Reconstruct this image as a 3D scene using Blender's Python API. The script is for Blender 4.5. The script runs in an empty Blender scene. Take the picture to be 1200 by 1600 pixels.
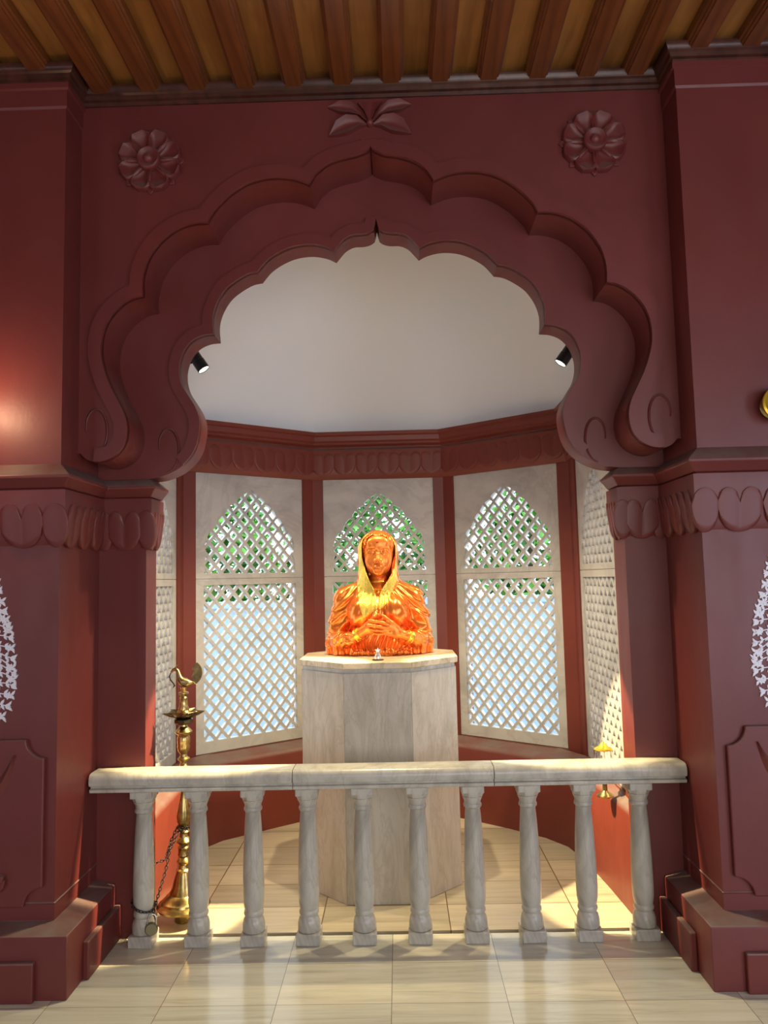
import bpy, bmesh, math, random
import numpy as np
from mathutils import Vector, Matrix
from mathutils.geometry import tessellate_polygon
PI = math.pi
random.seed(7)
scene = bpy.context.scene
COL = scene.collection

# ------------------------------------------------------------------ camera
cam_data = bpy.data.cameras.new('camera')
cam = bpy.data.objects.new('camera', cam_data); COL.objects.link(cam)
cam_data.sensor_fit = 'HORIZONTAL'; cam_data.sensor_width = 36.0; cam_data.lens = 36.0
cam_data.clip_start = 0.05; cam_data.clip_end = 200
CR = [[0.999567, 0.02399, 0.017059], [0.01909, -0.087151, -0.996012], [-0.022407, 0.995906, -0.087571]]
m = Matrix([CR[0] + [0.0], CR[1] + [0.0], CR[2] + [1.6], [0, 0, 0, 1]])
cam.matrix_world = m
scene.camera = cam

# ------------------------------------------------------------------ world, exposure, room lights
world = bpy.data.worlds.new('world'); scene.world = world; world.use_nodes = True
wn = world.node_tree; bg = wn.nodes['Background']
bg.inputs['Color'].default_value = (0.78, 0.90, 1.0, 1); bg.inputs['Strength'].default_value = 4.0
scene.view_settings.view_transform = 'Standard'; scene.view_settings.look = 'None'
scene.view_settings.exposure = 0.35; scene.view_settings.gamma = 1.0
scene.view_settings.use_curve_mapping = False

def area_light(name, loc, target, sx, sy, power, color):
    l = bpy.data.lights.new(name, 'AREA'); l.shape = 'RECTANGLE'; l.size = sx; l.size_y = sy
    l.energy = power; l.color = color
    o = bpy.data.objects.new(name, l); COL.objects.link(o); o.location = loc
    o.rotation_euler = (Vector(target) - Vector(loc)).to_track_quat('-Z', 'Y').to_euler()
    return o
# daylight through the openings of the hall behind and beside the viewer
area_light('daylight_back_opening', (0.9, -2.35, 1.75), (0.2, 3.2, 2.3), 3.6, 2.2, 96, (1.0, 0.96, 0.93))
area_light('daylight_right_opening', (3.35, 0.6, 1.5), (-0.8, 2.8, 1.2), 2.2, 2.2, 74, (0.72, 0.80, 1.0))
area_light('daylight_left_opening', (-3.35, 0.2, 1.5), (1.4, 3.0, 1.2), 1.6, 2.0, 24, (0.80, 0.84, 1.0))

# ------------------------------------------------------------------ helpers
def new_obj(name, me, parent=None, mat=None, smooth=None):
    o = bpy.data.objects.new(name, me); COL.objects.link(o)
    if parent: o.parent = parent
    if mat and not me.materials: me.materials.append(mat)
    if smooth is not None:
        for p in me.polygons: p.use_smooth = True
        me.set_sharp_from_angle(angle=math.radians(smooth))
    return o

class MB:
    def __init__(s): s.v = []; s.f = []
    def add(s, vs, fs):
        b = len(s.v); s.v += [tuple(x) for x in vs]; s.f += [[b + i for i in f] for f in fs]; return s
    def box(s, x0, x1, y0, y1, z0, z1):
        vs = [(x, y, z) for x in (x0, x1) for y in (y0, y1) for z in (z0, z1)]
        return s.add(vs, [(0,1,3,2),(4,6,7,5),(0,4,5,1),(2,3,7,6),(0,2,6,4),(1,5,7,3)])
    def poly(s, loops, fn, w0, w1):
        """extrude a flat polygon (outer loop + holes) between w0 and w1; fn maps (u,v,w) to space"""
        flat = [p for L in loops for p in L]; n = len(flat)
        tris = tessellate_polygon([[Vector((p[0], p[1], 0)) for p in L] for L in loops])
        vs = [fn(p[0], p[1], w0) for p in flat] + [fn(p[0], p[1], w1) for p in flat]
        fs = [tuple(t) for t in tris] + [tuple(n + i for i in reversed(t)) for t in tris]
        k = 0
        for L in loops:
            m_ = len(L)
            for i in range(m_):
                a, b = k + i, k + (i + 1) % m_
                fs.append((a, b, n + b, n + a))
            k += m_
        return s.add(vs, fs)
    def lathe(s, prof, c=(0,0,0), seg=24, axis=None, ang=0.0, cap=True):
        """profile list of (r,z); axis: matrix to place it"""
        vs = []; 
        for r, z in prof:
            for i in range(seg):
                a = ang + 2*PI*i/seg; vs.append(Vector((r*math.cos(a), r*math.sin(a), z)))
        if axis is not None: vs = [axis @ v for v in vs]
        vs = [v + Vector(c) for v in vs]
        fs = []
        for j in range(len(prof)-1):
            for i in range(seg):
                a = j*seg+i; b = j*seg+(i+1) % seg
                fs.append((a, b, b+seg, a+seg))
        if cap:
            fs.append(tuple(reversed(range(seg)))); fs.append(tuple(range((len(prof)-1)*seg, len(prof)*seg)))
        return s.add(vs, fs)
    def tube(s, pts, r, seg=8, closed=False):
        pts = [Vector(p) for p in pts]; n = len(pts)
        rs = r if isinstance(r, (list, tuple)) else [r]*n
        vs = []; up = Vector((0, 0, 1)); prev = None
        for i, p in enumerate(pts):
            if closed: t = pts[(i+1) % n] - pts[i-1]
            else: t = pts[min(i+1, n-1)] - pts[max(i-1, 0)]
            t.normalize()
            if prev is None:
                a = up.cross(t)
                if a.length < .1: a = Vector((1, 0, 0)).cross(t)
            else: a = prev - t*prev.dot(t)
            a.normalize(); prev = a; b = t.cross(a)
            for k in range(seg):
                q = 2*PI*k/seg; vs.append(p + (a*math.cos(q) + b*math.sin(q))*rs[i])
        fs = []
        for i in range(n if closed else n-1):
            for k in range(seg):
                a0 = i*seg+k; b0 = i*seg+(k+1) % seg; j = ((i+1) % n)*seg
                fs.append((a0, b0, j+(k+1) % seg, j+k))
        if not closed:
            fs.append(tuple(reversed(range(seg)))); fs.append(tuple(range((n-1)*seg, n*seg)))
        return s.add(vs, fs)
    def path_loft(s, path, prof, closed=False, caps=True):
        """sweep (offset,z) profile along a plan polyline, offset to the right-hand side, mitred"""
        P = [Vector((p[0], p[1])) for p in path]; n = len(P); M_ = []
        for i in range(n):
            d0 = (P[i]-P[i-1]) if (i > 0 or closed) else None
            d1 = (P[(i+1) % n]-P[i]) if (i < n-1 or closed) else None
            if d0 is None: d0 = d1
            if d1 is None: d1 = d0
            n0 = Vector((d0.y, -d0.x)).normalized(); n1 = Vector((d1.y, -d1.x)).normalized()
            mm = (n0+n1); mm = mm/(max(0.2, mm.length_squared/2)); M_.append(mm)
        k = len(prof); vs = []
        for i in range(n):
            for (o, z) in prof:
                q = P[i] + M_[i]*o; vs.append((q.x, q.y, z))
        fs = []
        for i in range(n if closed else n-1):
            j = (i+1) % n
            for a in range(k-1): fs.append((i*k+a, i*k+a+1, j*k+a+1, j*k+a))
        if caps and not closed:
            fs.append(tuple(range(k))); fs.append(tuple(reversed(range((n-1)*k, n*k))))
        return s.add(vs, fs)
    def mesh(s, name, recalc=True):
        me = bpy.data.meshes.new(name); me.from_pydata(s.v, [], s.f); me.validate()
        if recalc:
            bm = bmesh.new(); bm.from_mesh(me); bmesh.ops.recalc_face_normals(bm, faces=bm.faces)
            bm.to_mesh(me); bm.free()
        me.update(); return me
    def build(s, name, mat, parent=None, smooth=None, recalc=True, bevel=0):
        o = new_obj(name, s.mesh(name, recalc), parent, mat, smooth)
        if bevel:
            b = o.modifiers.new('bevel', 'BEVEL'); b.width = bevel; b.segments = 2; b.limit_method = 'ANGLE'; b.angle_limit = math.radians(40)
        return o

def tag(o, label, cat, group=None, kind=None):
    o['label'] = label; o['category'] = cat
    if group: o['group'] = group
    if kind: o['kind'] = kind
    return o
def struct(o, label=None, cat=None):
    o['kind'] = 'structure'
    if label: o['label'] = label; o['category'] = cat
    return o
def empty(name, loc=(0,0,0), rz=0.0):
    o = bpy.data.objects.new(name, None); COL.objects.link(o); o.location = loc; o.rotation_euler = (0, 0, rz)
    o.empty_display_size = .05; return o
def copy_tree(o, parent=None):
    c = o.copy(); COL.objects.link(c)
    if parent: c.parent = parent
    for ch in list(o.children): copy_tree(ch, c)
    return c

# ------------------------------------------------------------------ materials
def srgb(r, g, b):
    f = lambda c: ((c/255)/12.92 if c/255 <= .04045 else (((c/255)+.055)/1.055)**2.4)
    return (f(r), f(g), f(b), 1)
def mat_base(name, col, rough=.5, metal=0.0, spec=.5):
    m_ = bpy.data.materials.new(name); m_.use_nodes = True
    b = m_.node_tree.nodes['Principled BSDF']
    b.inputs['Base Color'].default_value = col; b.inputs['Roughness'].default_value = rough
    b.inputs['Metallic'].default_value = metal; b.inputs['Specular IOR Level'].default_value = spec
    return m_, m_.node_tree, b
def coords(nt, scale=(1,1,1), obj=True, rot=(0,0,0)):
    t = nt.nodes.new('ShaderNodeTexCoord'); mp = nt.nodes.new('ShaderNodeMapping')
    mp.inputs['Scale'].default_value = scale; mp.inputs['Rotation'].default_value = rot
    nt.links.new(t.outputs['Object'], mp.inputs['Vector']); return mp.outputs['Vector']
def noise(nt, vec, scale, detail=4, rough=.55, dist=0):
    n = nt.nodes.new('ShaderNodeTexNoise'); n.inputs['Scale'].default_value = scale
    n.inputs['Detail'].default_value = detail; n.inputs['Roughness'].default_value = rough; n.inputs['Distortion'].default_value = dist
    nt.links.new(vec, n.inputs['Vector']); return n.outputs['Fac']
def ramp(nt, fac, stops):
    r = nt.nodes.new('ShaderNodeValToRGB'); e = r.color_ramp.elements
    while len(e) < len(stops): e.new(.5)
    for i, (p, c) in enumerate(stops): e[i].position = p; e[i].color = c
    nt.links.new(fac, r.inputs['Fac']); return r.outputs['Color']
def mix(nt, fac, a, b, mode='MIX'):
    n = nt.nodes.new('ShaderNodeMix'); n.data_type = 'RGBA'; n.blend_type = mode
    for sock, val in ((n.inputs[0], fac), (n.inputs[6], a), (n.inputs[7], b)):
        if hasattr(val, 'is_linked') or isinstance(val, bpy.types.NodeSocket): nt.links.new(val, sock)
        else: sock.default_value = val
    return n.outputs[2]
def bump(nt, b, h, strength=.2, dist=.01):
    n = nt.nodes.new('ShaderNodeBump'); n.inputs['Strength'].default_value = strength; n.inputs['Distance'].default_value = dist
    nt.links.new(h, n.inputs['Height']); nt.links.new(n.outputs['Normal'], b.inputs['Normal'])

def make_paint(name='maroon_paint', c0=(100,41,38), c1=(112,49,45), rough=.42):
    m_, nt, b = mat_base(name, srgb(*c0), rough)
    v = coords(nt)
    n1 = noise(nt, v, 1.6, 5, .6)
    c = ramp(nt, n1, [(.35, srgb(*c0)), (.7, srgb(*c1))])
    n2 = noise(nt, v, 60, 3)
    n3 = noise(nt, coords(nt, (1, 1, .35)), 9, 4)
    # pale scuffs and chips
    ch = ramp(nt, noise(nt, v, 23, 6, .7), [(.735, (0,0,0,1)), (.76, (1,1,1,1))])
    c = mix(nt, ch, c, srgb(150, 88, 80))
    # dust settled on faces that look upwards
    geo = nt.nodes.new('ShaderNodeNewGeometry'); sx = nt.nodes.new('ShaderNodeSeparateXYZ'); nt.links.new(geo.outputs['Normal'], sx.inputs[0])
    du = nt.nodes.new('ShaderNodeMapRange'); du.inputs[1].default_value = .22; du.inputs[2].default_value = .75; du.inputs[4].default_value = .9
    nt.links.new(sx.outputs['Z'], du.inputs[0])
    dn = nt.nodes.new('ShaderNodeMath'); dn.operation = 'MULTIPLY'; nt.links.new(du.outputs[0], dn.inputs[0])
    nt.links.new(ramp(nt, noise(nt, v, 7, 5, .6), [(.3, (.35,.35,.35,1)), (.65, (1,1,1,1))]), dn.inputs[1])
    c = mix(nt, dn.outputs[0], c, srgb(122, 110, 104))
    nt.links.new(c, b.inputs['Base Color'])
    rr = nt.nodes.new('ShaderNodeMapRange'); rr.inputs[3].default_value = rough-.08; rr.inputs[4].default_value = rough+.14
    nt.links.new(n3, rr.inputs[0]); nt.links.new(rr.outputs[0], b.inputs['Roughness'])
    add = nt.nodes.new('ShaderNodeMath'); add.operation = 'MULTIPLY_ADD'; add.inputs[1].default_value = .25
    nt.links.new(n2, add.inputs[0]); nt.links.new(n3, add.inputs[2])
    bump(nt, b, add.outputs[0], .22, .006)
    return m_
PAINT = make_paint()
APSE_PAINT = make_paint('apse_orange_red_paint', (108,44,33), (122,53,39))  # slightly oranger than the maroon, used on all apse walls and their cornice

def make_marble(name, light, dark, vein, rough=.3, scale=(1,1,1), vs=3.0, bumpy=.1, vein_amt=.3):
    m_, nt, b = mat_base(name, light, rough)
    v = coords(nt, scale)
    a = noise(nt, v, vs, 8, .62, 1.2)
    c = ramp(nt, a, [(.3, dark), (.55, light), (.8, light)])
    w = noise(nt, v, vs*.8, 6, .6, 2.5)
    vv = ramp(nt, w, [(.46, (0,0,0,1)), (.495, (1,1,1,1)), (.51, (1,1,1,1)), (.56, (0,0,0,1))])
    f = nt.nodes.new('ShaderNodeMath'); f.operation = 'MULTIPLY'; f.inputs[1].default_value = vein_amt
    nt.links.new(vv, f.inputs[0])
    c = mix(nt, f.outputs[0], c, vein)
    sp = ramp(nt, noise(nt, coords(nt), 38, 5, .7), [(.66, (0,0,0,1)), (.78, (1,1,1,1))])
    f2 = nt.nodes.new('ShaderNodeMath'); f2.operation = 'MULTIPLY'; f2.inputs[1].default_value = .5
    nt.links.new(sp, f2.inputs[0])
    c = mix(nt, f2.outputs[0], c, dark)
    nt.links.new(c, b.inputs['Base Color'])
    bump(nt, b, noise(nt, coords(nt), 45, 4), bumpy, .003)
    return m_
MARBLE = make_marble('white_marble', srgb(190,188,177), srgb(150,148,137), srgb(140,132,124), .28, (1,1,.5), 5, .1, .3)
SCREEN = make_marble('screen_marble', srgb(196,194,189), srgb(168,166,163), srgb(140,134,128), .4, (1,1,1.3), 1.6, .1, .22)
STONE = make_marble('pedestal_stone', srgb(194,189,176), srgb(172,166,150), srgb(150,136,112), .38, (2.2,2.2,.5), 4, .3, .25)
SLAB = make_marble('pedestal_slab_stone', srgb(216,200,168), srgb(176,158,124), srgb(140,120,92), .25, (1,3,1), 4)

def make_floor(name, tw, th, ox, oy, c1, c2, mortar, rough, mort=.0016):
    m_, nt, b = mat_base(name, c1, rough)
    t = nt.nodes.new('ShaderNodeTexCoord'); mp = nt.nodes.new('ShaderNodeMapping')
    mp.inputs['Location'].default_value = (ox, oy, 0); nt.links.new(t.outputs['Object'], mp.inputs['Vector'])
    br = nt.nodes.new('ShaderNodeTexBrick'); nt.links.new(mp.outputs['Vector'], br.inputs['Vector'])
    br.inputs['Scale'].default_value = 1; br.inputs['Brick Width'].default_value = tw; br.inputs['Row Height'].default_value = th
    br.inputs['Mortar Size'].default_value = mort; br.inputs['Mortar Smooth'].default_value = .3
    br.offset = .0; br.offset_frequency = 2; br.squash = 1
    br.inputs['Color1'].default_value = (0,0,0,1); br.inputs['Color2'].default_value = (1,1,1,1); br.inputs['Mortar'].default_value = (.5,.5,.5,1)
    # streaks run along the tiles, shifted from tile to tile
    sep = nt.nodes.new('ShaderNodeVectorMath'); sep.operation = 'ADD'
    sc = nt.nodes.new('ShaderNodeVectorMath'); sc.operation = 'SCALE'; sc.inputs['Scale'].default_value = 7.3
    nt.links.new(br.outputs['Color'], sc.inputs[0]); nt.links.new(t.outputs['Object'], sep.inputs[0]); nt.links.new(sc.outputs[0], sep.inputs[1])
    m2 = nt.nodes.new('ShaderNodeMapping'); m2.inputs['Scale'].default_value = (1.1, 16, 1); m2.inputs['Rotation'].default_value = (0,0,.05)
    nt.links.new(sep.outputs[0], m2.inputs['Vector'])
    n1 = noise(nt, m2.outputs['Vector'], 1.6, 8, .65, .8)
    tone = mix(nt, br.outputs['Color'], c1, c2)
    st = ramp(nt, n1, [(.25, srgb(140,136,124)), (.46, srgb(226,222,212)), (.7, (1,1,1,1))])
    c = mix(nt, .55, tone, st, 'MULTIPLY')
    c = mix(nt, br.outputs['Fac'], c, mortar)
    nt.links.new(c, b.inputs['Base Color'])
    rr = nt.nodes.new('ShaderNodeMapRange'); rr.inputs[3].default_value = rough-.06; rr.inputs[4].default_value = rough+.1
    nt.links.new(n1, rr.inputs[0]); nt.links.new(rr.outputs[0], b.inputs['Roughness'])
    iv = nt.nodes.new('ShaderNodeMath'); iv.operation = 'MULTIPLY_ADD'; iv.inputs[1].default_value = -1
    nt.links.new(br.outputs['Fac'], iv.inputs[0]); nt.links.new(noise(nt, coords(nt), 14, 3), iv.inputs[2])
    bump(nt, b, iv.outputs[0], .12, .004)
    return m_
FLOOR = make_floor('hall_floor_marble', .44, .31, .065, -3.37+.31*11, srgb(230,226,204), srgb(196,199,190), srgb(130,122,106), .13)
NFLOOR = make_floor('apse_floor_marble', .60, .285, .40, -3.94+.285*14, srgb(216,204,178), srgb(188,178,154), srgb(112,88,60), .3, .0032)

def make_wood(name, a, bcol, rough=.35, along=1):
    m_, nt, b = mat_base(name, a, rough)
    v = coords(nt, (12, .9, 12))
    n1 = noise(nt, v, 1.5, 7, .6, .6)
    n2 = noise(nt, coords(nt), 2.2, 3, .5)
    c = ramp(nt, n1, [(.3, bcol), (.6, a)])
    c2 = ramp(nt, n2, [(.35, (.62,.55,.5,1)), (.7, (1,1,1,1))])
    nt.links.new(mix(nt, .8, c, c2, 'MULTIPLY'), b.inputs['Base Color'])
    bump(nt, b, n1, .12, .004)
    return m_
WOOD_BEAM = make_wood('beam_wood', srgb(132,76,38), srgb(92,48,24), .3)
WOOD_PANEL = make_wood('panel_wood', srgb(172,118,60), srgb(136,90,42), .38)
WOOD_TRIM = make_wood('cornice_wood', srgb(84,46,36), srgb(56,30,24), .3)

WHITE, nt, b = mat_base('white_plaster', srgb(230,234,238), .7); bump(nt, b, noise(nt, coords(nt), 30, 4), .08, .004)
COPPER, nt, b = mat_base('orange_copper', (0.88, .25, .045, 1), .25, .72)
bump(nt, b, noise(nt, coords(nt), 55, 3), .05, .003)
SKIN, nt, b = mat_base('bust_skin_copper', (0.88, .25, .045, 1), .33, .6)
GOLD, nt, b = mat_base('gold_paint', (.86, .60, .07, 1), .3, .8)
GOLDB, nt, b = mat_base('embroidered_gold', (.78, .58, .10, 1), .38, .7)
vor = nt.nodes.new('ShaderNodeTexVoronoi'); vor.inputs['Scale'].default_value = 110
nt.links.new(coords(nt), vor.inputs['Vector']); bump(nt, b, vor.outputs['Distance'], .6, .003)
BINDI, _, _ = mat_base('bindi_red', srgb(196,28,12), .4)
BRASS, nt, b = mat_base('aged_brass', (.50, .38, .15, 1), .30, 1.0)
cc = ramp(nt, noise(nt, coords(nt), 22, 4), [(.35, (.22,.16,.07,1)), (.62, (.60,.46,.18,1))]); nt.links.new(cc, b.inputs['Base Color'])
DARKBRASS, _, _ = mat_base('dark_brass', (.10, .07, .035, 1), .3, .9)
STEEL, _, _ = mat_base('steel', (.6,.6,.6,1), .25, 1)
CHAIN, _, _ = mat_base('chain_iron', (.05,.045,.045,1), .45, .8)
LOCKB, _, _ = mat_base('lock_bronze', (.22,.20,.12,1), .4, .8)
BLACK, _, _ = mat_base('black_enamel', (.012,.012,.014,1), .35)
SILVER, _, _ = mat_base('small_silver', (.75,.68,.62,1), .3, .7)
DECAL, _, _ = mat_base('white_cutout', srgb(226,226,236), .5)
GLASS, _, b = mat_base('clear_glass', (1,1,1,1), .03); b.inputs['Transmission Weight'].default_value = 1; b.inputs['IOR'].default_value = 1.3
DARKGAP, _, _ = mat_base('dark_groove', srgb(48,36,28), .9)  # dark brown bed of the floor groove
LEAF, nt, b = mat_base('leaf_green', srgb(86,150,50), .5)
cc = ramp(nt, noise(nt, coords(nt), 3, 3), [(.35, srgb(30,84,24)), (.65, srgb(96,160,52))]); nt.links.new(cc, b.inputs['Base Color'])
b.inputs['Subsurface Weight'].default_value = 0
BARK, _, _ = mat_base('bark', srgb(92,74,58), .9)
BLUEWALL, nt, b = mat_base('blue_wash', srgb(134,154,170), .8)
EARTH, _, _ = mat_base('earth', srgb(176,174,168), .9)
def emis(name, col, s):
    m_ = bpy.data.materials.new(name); m_.use_nodes = True; nt = m_.node_tree; nt.nodes.clear()
    e = nt.nodes.new('ShaderNodeEmission'); e.inputs[0].default_value = col; e.inputs[1].default_value = s
    o = nt.nodes.new('ShaderNodeOutputMaterial'); nt.links.new(e.outputs[0], o.inputs[0]); return m_
LENS = emis('lamp_lens', (1, .95, .75, 1), 6)

# ------------------------------------------------------------------ key dimensions (metres)
XL, XR = -1.42, 1.26        # pier side faces
YP = 3.20                   # pier fronts
YA = 3.37                   # outer arch wall
YB = 3.60                   # inner arch layer / inner pillars
YC = 3.74                   # back of the inner layer
PL, PR = -1.196, 1.067      # reveal faces of the inner pillars
NX = -.135                  # apse axis
ZS = .52                    # window sill
ZC = 2.33                   # apse cornice underside
ZT = 2.66                   # apse cornice top
XO0, XO1 = -3.4, 3.4        # hall side walls

# ------------------------------------------------------------------ floor, hall shell
o = MB().box(XO0, XO1, -2.5, 3.628, -.1, 0).build('floor', FLOOR); struct(o)
o = MB().box(-1.7, 1.5, 3.662, 6.0, -.1, .0).build('floor_apse', NFLOOR); struct(o)
o = MB().box(-1.7, 1.5, 3.6, 3.70, -.16, -.085).build('floor_groove', DARKGAP); struct(o)
o = MB().box(XO0-.2, XO0, -2.5, 3.9, 0, 3.95).build('wall_left', PAINT); struct(o)
o = MB().box(XO1, XO1+.2, -2.5, 3.9, 0, 3.95).build('wall_right', PAINT); struct(o)
o = MB().box(XO0-.2, XO1+.2, -2.7, -2.5, 0, 3.95).build('wall_back', WHITE); struct(o)

# ceiling: plank panels with beams running into the depth
o = MB().box(XO0, XO1, -2.5, 3.9, 3.925, 4.05).build('ceiling', WOOD_PANEL); struct(o)
ceil = o
def beam_mesh():
    prof = [(-.055,3.93),(-.055,3.885),(-.046,3.880),(-.046,3.872),(-.036,3.868),(-.036,3.860),(.036,3.860),(.036,3.868),(.046,3.872),(.046,3.880),(.055,3.885),(.055,3.93)]
    mb = MB(); n = len(prof)
    vs = [(x, y, z) for y in (-2.4, 3.36) for x, z in prof]
    mb.add(vs, [(i, (i+1) % n, n+(i+1) % n, n+i) for i in range(n)] + [tuple(range(n)), tuple(range(n, 2*n))])
    return mb.mesh('beam')
bm_me = beam_mesh(); bm_me.materials.append(WOOD_BEAM)
for k in range(-11, 13):
    x = -.648 + .2225*k
    if x < XO0+.1 or x > XO1-.1: continue
    b_ = bpy.data.objects.new('ceiling_beam', bm_me); COL.objects.link(b_); b_.parent = ceil; b_.location = (x, 0, 0)

# ------------------------------------------------------------------ piers, pillars, arch wall
XPL, XPR = XL-.92, XR+.92
pier = {}
pier['left'] = MB().box(XPL, XL, YP, 3.9, 0, 3.93).build('wall_pier_left', PAINT)
pier['right'] = MB().box(XR, XPR, YP, 3.9, 0, 3.93).build('wall_pier_right', PAINT)
pier['lp'] = MB().box(XL-.01, PL, YB+.03, YC+.04, 0, 2.10).build('wall_pillar_left', PAINT)
pier['rp'] = MB().box(PR, XR+.01, YB+.03, YC+.04, 0, 2.10).build('wall_pillar_right', PAINT)
for q in pier.values(): struct(q)
o = MB().box(XO0, XPL, YP+.25, 3.9, 0, 3.93).build('wall_front_left', PAINT); struct(o)
o = MB().box(XPR, XO1, YP+.25, 3.9, 0, 3.93).build('wall_front_right', PAINT); struct(o)

INNER = [(-0.0,3.346),(.005,3.322),(.012,3.295),(.034,3.280),(.068,3.272),(.115,3.270),(.155,3.251),(.183,3.221),(.207,3.192),
 (.245,3.212),(.30,3.226),(.355,3.228),(.418,3.217),(.48,3.19),(.535,3.152),(.580,3.098),(.627,3.089),(.684,3.058),(.735,3.017),(.773,2.96),
 (.793,2.905),(.798,2.856),(.793,2.795),(.845,2.79),(.897,2.766),(.936,2.72),(.956,2.664),(.960,2.619),(.955,2.578),(.941,2.537),
 (.914,2.493),(.881,2.437),(.863,2.38),(.865,2.317),(.882,2.247),(.917,2.19),(.973,2.142),(1.043,2.112),(1.09,2.104)]
OUTER = [(0.0,3.581),(.010,3.565),(.06,3.541),(.12,3.530),(.165,3.517),(.208,3.497),(.252,3.459),(.283,3.408),
 (.355,3.437),(.426,3.447),(.50,3.442),(.571,3.421),(.642,3.376),(.699,3.323),(.732,3.282),(.751,3.242),
 (.817,3.240),(.895,3.213),(.966,3.158),(1.019,3.083),(1.043,3.011),(1.048,2.951),(1.046,2.905),
 (1.09,2.897),(1.138,2.870),(1.178,2.832),(1.209,2.787),(1.230,2.724),(1.234,2.642),(1.219,2.569),(1.193,2.497),(1.157,2.425),
 (1.127,2.363),(1.114,2.305),(1.119,2.248),(1.139,2.204),(1.176,2.170),(1.222,2.152),(1.265,2.152),(1.30,2.165),(1.325,2.19)]
def smooth_between_cusps(pts, cusp_deg=38, n=4):
    out = []; segs = [[pts[0]]]
    for i in range(1, len(pts)-1):
        a = Vector(pts[i])-Vector(pts[i-1]); b2 = Vector(pts[i+1])-Vector(pts[i])
        segs[-1].append(pts[i])
        if a.angle(b2) > math.radians(cusp_deg): segs.append([pts[i]])
    segs[-1].append(pts[-1])
    for sg in segs:
        m_ = len(sg)
        for i in range(m_-1):
            p0 = Vector(sg[max(i-1, 0)]); p1 = Vector(sg[i]); p2 = Vector(sg[i+1]); p3 = Vector(sg[min(i+2, m_-1)])
            for t in [k/n for k in range(n)]:
                q = .5*((2*p1)+(p2-p0)*t+(2*p0-5*p1+4*p2-p3)*t*t+(3*p1-p0-3*p2+p3)*t**3)
                out.append((q.x, q.y))
    out.append(pts[-1]); return out
def arch_loop(curve, cx, zbot, x0, x1, ztop, closing):
    R_ = [(cx+x, z) for x, z in curve]; L_ = [(cx-x, z) for x, z in curve[1:]]
    # outline: start at top-left, go down the left side, along to the left pendant, up over the arch, down right, out and up
    loop = [(x0, ztop), (x0, zbot)] + [(cx-closing, zbot)] + list(reversed(L_)) + R_ + [(cx+closing, zbot), (x1, zbot), (x1, ztop)]
    return loop
CI = smooth_between_cusps(INNER); CO = smooth_between_cusps(OUTER)
XCI, XCO = -.068, -.082
fxz = lambda u, v, w: (u, w, v)
loop_o = arch_loop(CO, XCO, 2.19, XL+.0005, XR-.0005, 3.93, 1.326)
loop_o = [p for i, p in enumerate(loop_o) if i == 0 or (Vector(p)-Vector(loop_o[i-1])).length > 1e-4]
mb = MB().poly([loop_o], fxz, YA, YB)
o = mb.build('wall_front_outer', PAINT, smooth=35); struct(o)
loop_i = arch_loop(CI, XCI, 2.10, XL+.001, XR-.001, 3.93, 1.12)
loop_i = [p for i, p in enumerate(loop_i) if i == 0 or (Vector(p)-Vector(loop_i[i-1])).length > 1e-4]
o = MB().poly([loop_i], fxz, YB+.0005, YC).build('wall_front_inner', PAINT, smooth=35); struct(o)

def offset_curve(c, d):
    """offset an open polyline to its left side (away from the opening); keeps cusps mitred"""
    out = []
    P = [Vector(p) for p in c]
    for i, p in enumerate(P):
        a = (P[i]-P[i-1]) if i else P[1]-P[0]; b2 = (P[i+1]-P[i]) if i < len(P)-1 else a
        n0 = Vector((-a.y, a.x)).normalized(); n1 = Vector((-b2.y, b2.x)).normalized()
        mm = n0+n1; l2 = max(.9, mm.length_squared/2) if mm.length_squared > 0 else 1
        q = p + mm/l2*d; out.append((q.x, q.y))
    return out
def prune(off, base, d):
    B = [Vector(b_) for b_ in base]; res = []
    for q in off:
        v = Vector(q); ok = min((v-b_).length for b_ in B) > d*.93
        if ok: res.append(q)
    return res
def band(curve, cx, width, y0, y1, name, ci, start=0, limit=None):
    """raised border that follows the scalloped edge, built for both halves as one strip"""
    full = [(cx-x, z) for x, z in reversed(curve[1:])] + [(cx+x, z) for x, z in curve]
    off = prune(offset_curve(full, width), full, width)
    if limit: off = [q for q in off if limit[0] < q[0] < limit[1]]
    loop = full + list(reversed(off))
    return MB().poly([loop], fxz, y0, y1).build(name, PAINT, smooth=30, bevel=.006)
bo = band(CO[:-8], XCO, .058, YA-.017, YA+.02, 'trim_1', 0, limit=(XL+.004, XR-.004)); struct(bo)
bi = band(CI[:-10], XCI, .050, YB-.015, YB+.02, 'trim_2', 0, limit=(-1.2, 1.07)); struct(bi)

# leafy scrolls cut into the wall beside the pendants
def scroll(cx, cz, s, y, flip):
    mb = MB(); pts = []
    for i in range(26):
        t = i/25; a = -0.5*PI + t*1.55*PI; r = .105*(1-.42*t)
        pts.append((cx+flip*(r*math.cos(a))*.62, y, cz + r*math.sin(a)*1.15))
    return mb.tube([(p[0], p[1], p[2]) for p in pts], [.0035+.003*math.sin(PI*i/25) for i in range(26)], 6)
for i, (cx, fl) in enumerate(((XCO-1.262, -1), (XCO+1.262, 1))):
    o = scroll(cx-.0*fl, 2.30, 1, YA-.001, -fl).build('trim_%d' % (3+i), PAINT, smooth=60); struct(o)
for i, (cx, fl) in enumerate(((XCI-1.02, -1), (XCI+1.02, 1))):
    o = scroll(cx, 2.25, 1, YB-.001, -fl).build('trim_%d' % (5+i), PAINT, smooth=60); struct(o)

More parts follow.
